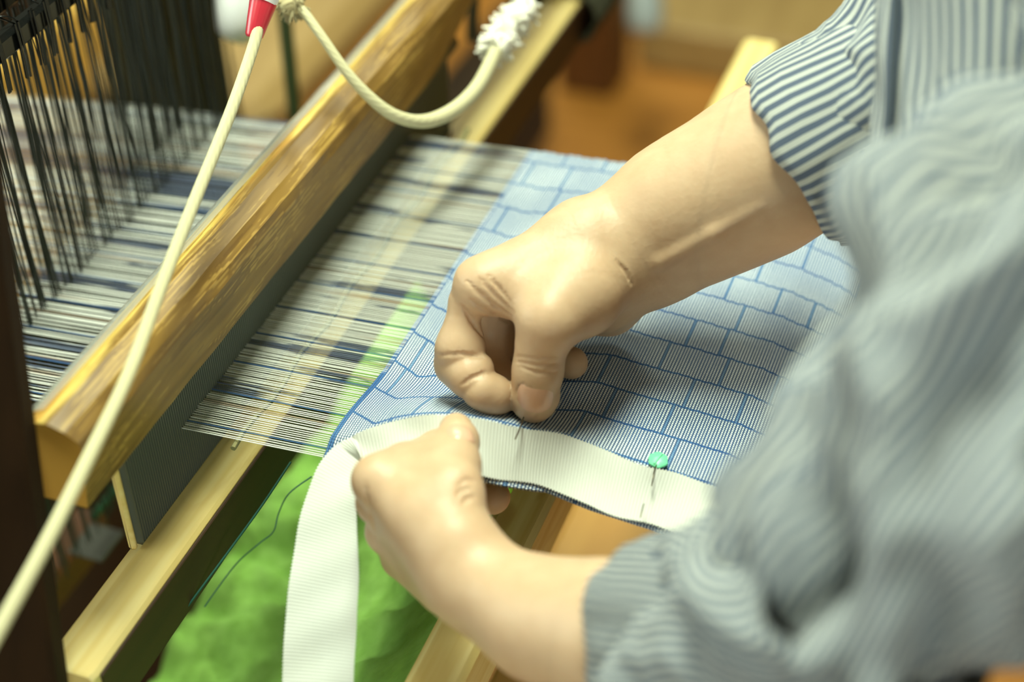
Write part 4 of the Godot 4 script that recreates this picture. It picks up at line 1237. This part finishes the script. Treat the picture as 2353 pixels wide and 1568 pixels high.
	bone(b, Vector3(-0.0011, 0.8269, 0.0116), 0.00078, Vector3(0.0003, 0.8286, 0.0121), 0.0006752, 0.0004, true)
	bone(b, Vector3(0.0003, 0.8286, 0.0121), 0.0006752, Vector3(0.0016, 0.8300, 0.0123), 0.0004121, 0.0004, true)
	bone(b, Vector3(0.0244, 0.8640, -0.0292), 0.0005494, Vector3(0.0264, 0.8620, -0.0291), 0.0009003, 0.0004, true)
	bone(b, Vector3(0.0264, 0.8620, -0.0291), 0.0009003, Vector3(0.0283, 0.8596, -0.0294), 0.00104, 0.0004, true)
	bone(b, Vector3(0.0283, 0.8596, -0.0294), 0.00104, Vector3(0.0295, 0.8570, -0.0291), 0.0009003, 0.0004, true)
	bone(b, Vector3(0.0295, 0.8570, -0.0291), 0.0009003, Vector3(0.0305, 0.8540, -0.0293), 0.0005494, 0.0004, true)
	add_body(v, nor, idx, b, 0.001, -9.0, 0.052)
	add_body(v, nor, idx, b, 0.0018, 0.050, 9.0)
	b = []
	bone(b, Vector3(0.1141, 0.8602, 0.1351), 0.019, Vector3(0.0927, 0.8353, 0.1210), 0.0202, 0)
	bone(b, Vector3(0.0927, 0.8353, 0.1210), 0.0202, Vector3(0.0672, 0.8255, 0.1119), 0.02, 0.02)
	bone(b, Vector3(0.0684, 0.8209, 0.1155), 0.0192, Vector3(0.0418, 0.8155, 0.1085), 0.0166, 0.02)
	bone(b, Vector3(0.0418, 0.8155, 0.1085), 0.0166, Vector3(0.0140, 0.8162, 0.0981), 0.014, 0.016)
	bone(b, Vector3(0.0395, 0.8045, 0.1024), 0.014, Vector3(0.0105, 0.8065, 0.0956), 0.013, 0.012)
	bone(b, Vector3(0.0140, 0.8162, 0.0981), 0.0135, Vector3(-0.0079, 0.8261, 0.0843), 0.014, 0.01)
	bone(b, Vector3(0.0059, 0.8213, 0.0927), 0.0115, Vector3(-0.0296, 0.8307, 0.0792), 0.008, 0.01)
	bone(b, Vector3(0.0046, 0.8115, 0.0921), 0.0125, Vector3(-0.0319, 0.8161, 0.0762), 0.008, 0.008)
	bone(b, Vector3(0.0016, 0.8027, 0.0885), 0.012, Vector3(-0.0298, 0.8006, 0.0751), 0.0082, 0.008)
	bone(b, Vector3(-0.0014, 0.7938, 0.0864), 0.011, Vector3(-0.0252, 0.7872, 0.0739), 0.008, 0.008)
	bone(b, Vector3(0.0049, 0.8270, 0.0923), 0.0086, Vector3(-0.0013, 0.8325, 0.0774), 0.0094, 0.008)
	bone(b, Vector3(-0.0010, 0.8325, 0.0773), 0.0096, Vector3(-0.0062, 0.8306, 0.0631), 0.0086, 0.006)
	bone(b, Vector3(-0.0062, 0.8306, 0.0631), 0.0086, Vector3(-0.0117, 0.8277, 0.0483), 0.0078, 0.004)
	bone(b, Vector3(-0.0117, 0.8277, 0.0483), 0.0078, Vector3(-0.0150, 0.8263, 0.0411), 0.0064, 0.003)
	bone(b, Vector3(0.0016, 0.8368, 0.0753), 0.0054, Vector3(0.0044, 0.8341, 0.0794), 0.0054, 0.003)
	bone(b, Vector3(-0.0111, 0.8292, 0.0703), 0.01, Vector3(-0.0267, 0.8285, 0.0772), 0.007, 0.008)
	bone(b, Vector3(-0.0150, 0.8284, 0.0588), 0.0075, Vector3(-0.0259, 0.8276, 0.0693), 0.007, 0.006)
	bone(b, Vector3(-0.0296, 0.8307, 0.0792), 0.008, Vector3(-0.0267, 0.8232, 0.0624), 0.008, 0.005)
	bone(b, Vector3(-0.0267, 0.8232, 0.0624), 0.008, Vector3(-0.0224, 0.8150, 0.0429), 0.0074, 0.004)
	bone(b, Vector3(-0.0224, 0.8150, 0.0429), 0.0074, Vector3(-0.0214, 0.8119, 0.0328), 0.0065, 0.003)
	group(b, 0.001)
	bone(b, Vector3(-0.0319, 0.8161, 0.0762), 0.008, Vector3(-0.0381, 0.7980, 0.0529), 0.008, 0.003)
	bone(b, Vector3(-0.0381, 0.7980, 0.0529), 0.008, Vector3(-0.0227, 0.7847, 0.0308), 0.0076, 0.003)
	bone(b, Vector3(-0.0227, 0.7847, 0.0308), 0.0076, Vector3(-0.0056, 0.7856, 0.0315), 0.007, 0.003)
	group(b, 0.001)
	bone(b, Vector3(-0.0298, 0.8006, 0.0751), 0.0082, Vector3(-0.0347, 0.7852, 0.0544), 0.008, 0.003)
	bone(b, Vector3(-0.0347, 0.7852, 0.0544), 0.008, Vector3(-0.0181, 0.7768, 0.0386), 0.0072, 0.003)
	group(b, 0.001)
	bone(b, Vector3(-0.0252, 0.7872, 0.0739), 0.008, Vector3(-0.0273, 0.7765, 0.0563), 0.0072, 0.003)
	bone(b, Vector3(-0.0273, 0.7765, 0.0563), 0.0072, Vector3(-0.0149, 0.7738, 0.0469), 0.0062, 0.003)
	bone(b, Vector3(0.0031, 0.8418, 0.0832), 0.0005494, Vector3(0.0040, 0.8420, 0.0813), 0.0009003, 0.0004, true)
	bone(b, Vector3(0.0040, 0.8420, 0.0813), 0.0009003, Vector3(0.0048, 0.8421, 0.0793), 0.00104, 0.0004, true)
	bone(b, Vector3(0.0048, 0.8421, 0.0793), 0.00104, Vector3(0.0064, 0.8412, 0.0785), 0.0009003, 0.0004, true)
	bone(b, Vector3(0.0064, 0.8412, 0.0785), 0.0009003, Vector3(0.0078, 0.8400, 0.0773), 0.0005494, 0.0004, true)
	bone(b, Vector3(0.0041, 0.8403, 0.0866), 0.0005494, Vector3(0.0045, 0.8406, 0.0852), 0.0009003, 0.0004, true)
	bone(b, Vector3(0.0045, 0.8406, 0.0852), 0.0009003, Vector3(0.0049, 0.8408, 0.0838), 0.00104, 0.0004, true)
	bone(b, Vector3(0.0049, 0.8408, 0.0838), 0.00104, Vector3(0.0063, 0.8405, 0.0823), 0.0009003, 0.0004, true)
	bone(b, Vector3(0.0063, 0.8405, 0.0823), 0.0009003, Vector3(0.0076, 0.8399, 0.0805), 0.0005494, 0.0004, true)
	bone(b, Vector3(0.0068, 0.8388, 0.0881), 0.0005494, Vector3(0.0071, 0.8389, 0.0865), 0.0009003, 0.0004, true)
	bone(b, Vector3(0.0071, 0.8389, 0.0865), 0.0009003, Vector3(0.0073, 0.8390, 0.0851), 0.00104, 0.0004, true)
	bone(b, Vector3(0.0073, 0.8390, 0.0851), 0.00104, Vector3(0.0083, 0.8385, 0.0837), 0.0009003, 0.0004, true)
	bone(b, Vector3(0.0083, 0.8385, 0.0837), 0.0009003, Vector3(0.0093, 0.8379, 0.0823), 0.0005494, 0.0004, true)
	bone(b, Vector3(-0.0303, 0.8360, 0.0871), 0.0005654, Vector3(-0.0296, 0.8344, 0.0882), 0.0007547, 0.0004, true)
	bone(b, Vector3(-0.0296, 0.8344, 0.0882), 0.0007547, Vector3(-0.0290, 0.8326, 0.0891), 0.0009234, 0.0004, true)
	bone(b, Vector3(-0.0290, 0.8326, 0.0891), 0.0009234, Vector3(-0.0286, 0.8304, 0.0896), 0.001056, 0.0004, true)
	bone(b, Vector3(-0.0286, 0.8304, 0.0896), 0.001056, Vector3(-0.0286, 0.8275, 0.0895), 0.001141, 0.0004, true)
	bone(b, Vector3(-0.0286, 0.8275, 0.0895), 0.001141, Vector3(-0.0290, 0.8238, 0.0883), 0.00117, 0.0004, true)
	bone(b, Vector3(-0.0290, 0.8238, 0.0883), 0.00117, Vector3(-0.0293, 0.8200, 0.0871), 0.001141, 0.0004, true)
	bone(b, Vector3(-0.0293, 0.8200, 0.0871), 0.001141, Vector3(-0.0289, 0.8178, 0.0874), 0.001056, 0.0004, true)
	bone(b, Vector3(-0.0289, 0.8178, 0.0874), 0.001056, Vector3(-0.0285, 0.8156, 0.0876), 0.0009234, 0.0004, true)
	bone(b, Vector3(-0.0285, 0.8156, 0.0876), 0.0009234, Vector3(-0.0286, 0.8123, 0.0869), 0.0007547, 0.0004, true)
	bone(b, Vector3(-0.0286, 0.8123, 0.0869), 0.0007547, Vector3(-0.0294, 0.8073, 0.0848), 0.0005654, 0.0004, true)
	add_body(v, nor, idx, b, 0.0011, -9.0, 0.055)
	add_body(v, nor, idx, b, 0.0019, 0.053, 9.0)
	# upper arms and trunk, under the shirt
	b = []
	var re: Vector3 = Vector3(0.1371, 0.9305, -0.1158)
	var le: Vector3 = Vector3(0.1510, 0.9097, 0.1534)
	var rs := Vector3(0.50, 1.16, -0.17)
	var ls := Vector3(0.50, 1.16, 0.14)
	bone(b, re, 0.022, rs, 0.035, 0.02)
	bone(b, Vector3(0.1134, 0.8626, 0.1332), 0.019, le, 0.014, 0.02)
	bone(b, le, 0.014, Vector3(0.1859, 0.9839, 0.0885), 0.026, 0.02)
	bone(b, Vector3(0.1859, 0.9839, 0.0885), 0.026, ls, 0.035, 0.02)
	bone(b, rs, 0.05, ls, 0.05, 0.04)
	bone(b, Vector3(0.52, 1.1, -0.02), 0.11, Vector3(0.50, 0.75, -0.02), 0.11, 0.05)
	add_body(v, nor, idx, b, 0.006)
	obj("body", make(v, idx, PackedVector2Array(), PackedColorArray(), true, nor), skin, who)
	# nails
	var nail := flat_mat("nail", srgb(222, 178, 148), 0.2)
	nail.clearcoat_enabled = true
	nail.clearcoat = 0.4
	fingernail(who, Vector3(0.0056, 0.8232, 0.0124), Vector3(-0.0287, -0.9948, 0.0972), Vector3(0.2957, 0.0961, 0.9504), 0.0150, 0.0150, 0.0098, nail, "thumbnail of the pinning hand")
	fingernail(who, Vector3(-0.0071, 0.8378, 0.0529), Vector3(-0.4655, -0.1924, -0.8639), Vector3(0.2557, 0.9278, -0.2716), 0.0112, 0.0108, 0.0080, nail, "thumbnail of the hand holding the tape")
	build_shirt(who)

func build_shirt(who: Node3D) -> void:
	var ims := stripe_images()
	var st := flat_mat("striped_cotton", Color.WHITE, 0.85)
	st.albedo_texture = tex(ims[0])
	st.heightmap_enabled = true
	st.heightmap_texture = tex(ims[1])
	st.heightmap_scale = 0.02
	st.rim_enabled = true
	st.rim = 0.3
	# sleeve of the reaching arm with its rolled cuff
	var axis := smooth_path([Vector3(0.0827, 0.8859, -0.0927), Vector3(0.0941, 0.8942, -0.0975), Vector3(0.1091, 0.9059, -0.1040), Vector3(0.1250, 0.9208, -0.1095), Vector3(0.1436, 0.9378, -0.1178)], 12)
	obj("sleeve", done(sleeve(axis, [0.0335, 0.037, 0.040, 0.044, 0.047], 60, 0.0045, 3, Vector3(0.2, 1, 0.2))), st, who)
	obj("cuff", cuff(axis, 0.0335, 0.048, 56, 0.0022, 8), st, who)
	# sleeve of the holding arm, close to the lens
	var fore := smooth_path([Vector3(0.0900, 0.8358, 0.1175), Vector3(0.1015, 0.8463, 0.1245), Vector3(0.1176, 0.8664, 0.1352), Vector3(0.1366, 0.8920, 0.1468), Vector3(0.1497, 0.9149, 0.1494)], 12)
	obj("sleeve", done(sleeve(fore, [0.0265, 0.031, 0.034, 0.037, 0.036], 76, 0.011, 13, Vector3(0.2, 1, 0.2), 18.0)), st, who)
	obj("cuff", cuff(fore, 0.0265, 0.042, 72, 0.004, 18), st, who)
	var upper := smooth_path([Vector3(0.1507, 0.9071, 0.1558), Vector3(0.1563, 0.9299, 0.1475), Vector3(0.1641, 0.9525, 0.1316), Vector3(0.1744, 0.9705, 0.1117), Vector3(0.1871, 0.9872, 0.0851), Vector3(0.2009, 1.0051, 0.0433), Vector3(0.2061, 1.0310, -0.0093)], 12)
	obj("sleeve", done(sleeve(upper, [0.030, 0.040, 0.044, 0.0445, 0.0445, 0.046, 0.048], 100, 0.024, 23, Vector3(0.2, 0.2, 1), 13.0)), st, who)
	# front of the shirt
	var trunk := smooth_path([Vector3(0.1644, 0.8962, 0.0005), Vector3(0.1554, 0.9262, -0.0222), Vector3(0.1498, 0.9539, -0.0443), Vector3(0.1429, 0.9872, -0.0707), Vector3(0.1385, 1.0094, -0.0883)], 10)
	obj("shirt_front", done(sleeve(trunk, [0.040, 0.040, 0.040, 0.041, 0.042], 60, 0.0035, 33, Vector3(1, 0, 0), 10.0)), st, who)
	obj("shirt_edge", tube([Vector3(0.1131, 0.9863, -0.0401), Vector3(0.1182, 0.9625, -0.0185), Vector3(0.1219, 0.9415, -0.0002), Vector3(0.1240, 0.9275, 0.0112)], 0.0016, 8), flat_mat("slate_edge", srgb(62, 72, 82), 0.8), who).set_meta("label", "dark slate edging down the front of the shirt")

# a turned-back cuff: inner wall, rolled lip, outer wall
func cuff(axis: Array, r: float, length: float, stripes: int, amp: float, sed: int) -> ArrayMesh:
	var d: Vector3 = (axis[4] - axis[0]).normalized()
	var ref := Vector3(0.2, 1, 0.2)
	var x := (ref - d * ref.dot(d)).normalized()
	var y := d.cross(x)
	var ns := FastNoiseLite.new(); ns.seed = sed; ns.frequency = 1.0; ns.fractal_octaves = 2
	var prof := [[0.03, -0.001], [0.006, -0.001], [-0.002, 0.0], [-0.0055, 0.0022], [-0.006, 0.005], [-0.002, 0.0068], [0.008, 0.0068], [0.02, 0.0062], [0.032, 0.0058], [length - 0.002, 0.0056], [length, 0.0048], [length - 0.001, 0.0028]]
	var rows := []; var uvs := []
	var along := 0.0
	for i in prof.size():
		var row := []; var ur := []
		if i > 0: along += Vector2(prof[i][0], prof[i][1]).distance_to(Vector2(prof[i - 1][0], prof[i - 1][1]))
		for k in 97:
			var a := TAU * k / 96
			var f := ns.get_noise_3d(cos(a) * 1.2, sin(a) * 1.2, prof[i][0] * 14.0)
			var p: Vector3 = axis[0] + d * (prof[i][0] + 0.003 * ns.get_noise_2d(cos(a) * 1.0 + 9.0, sin(a) * 1.4)) + (x * cos(a) + y * sin(a)) * (r + prof[i][1] + amp * f)
			row.append(p)
			ur.append(Vector2(k / 96.0 * stripes + f * 0.5, along / (r * TAU / stripes)))
		rows.append(row); uvs.append(ur)
	var s := Sheet.new()
	s.grid(rows, uvs, true)
	return done(s)
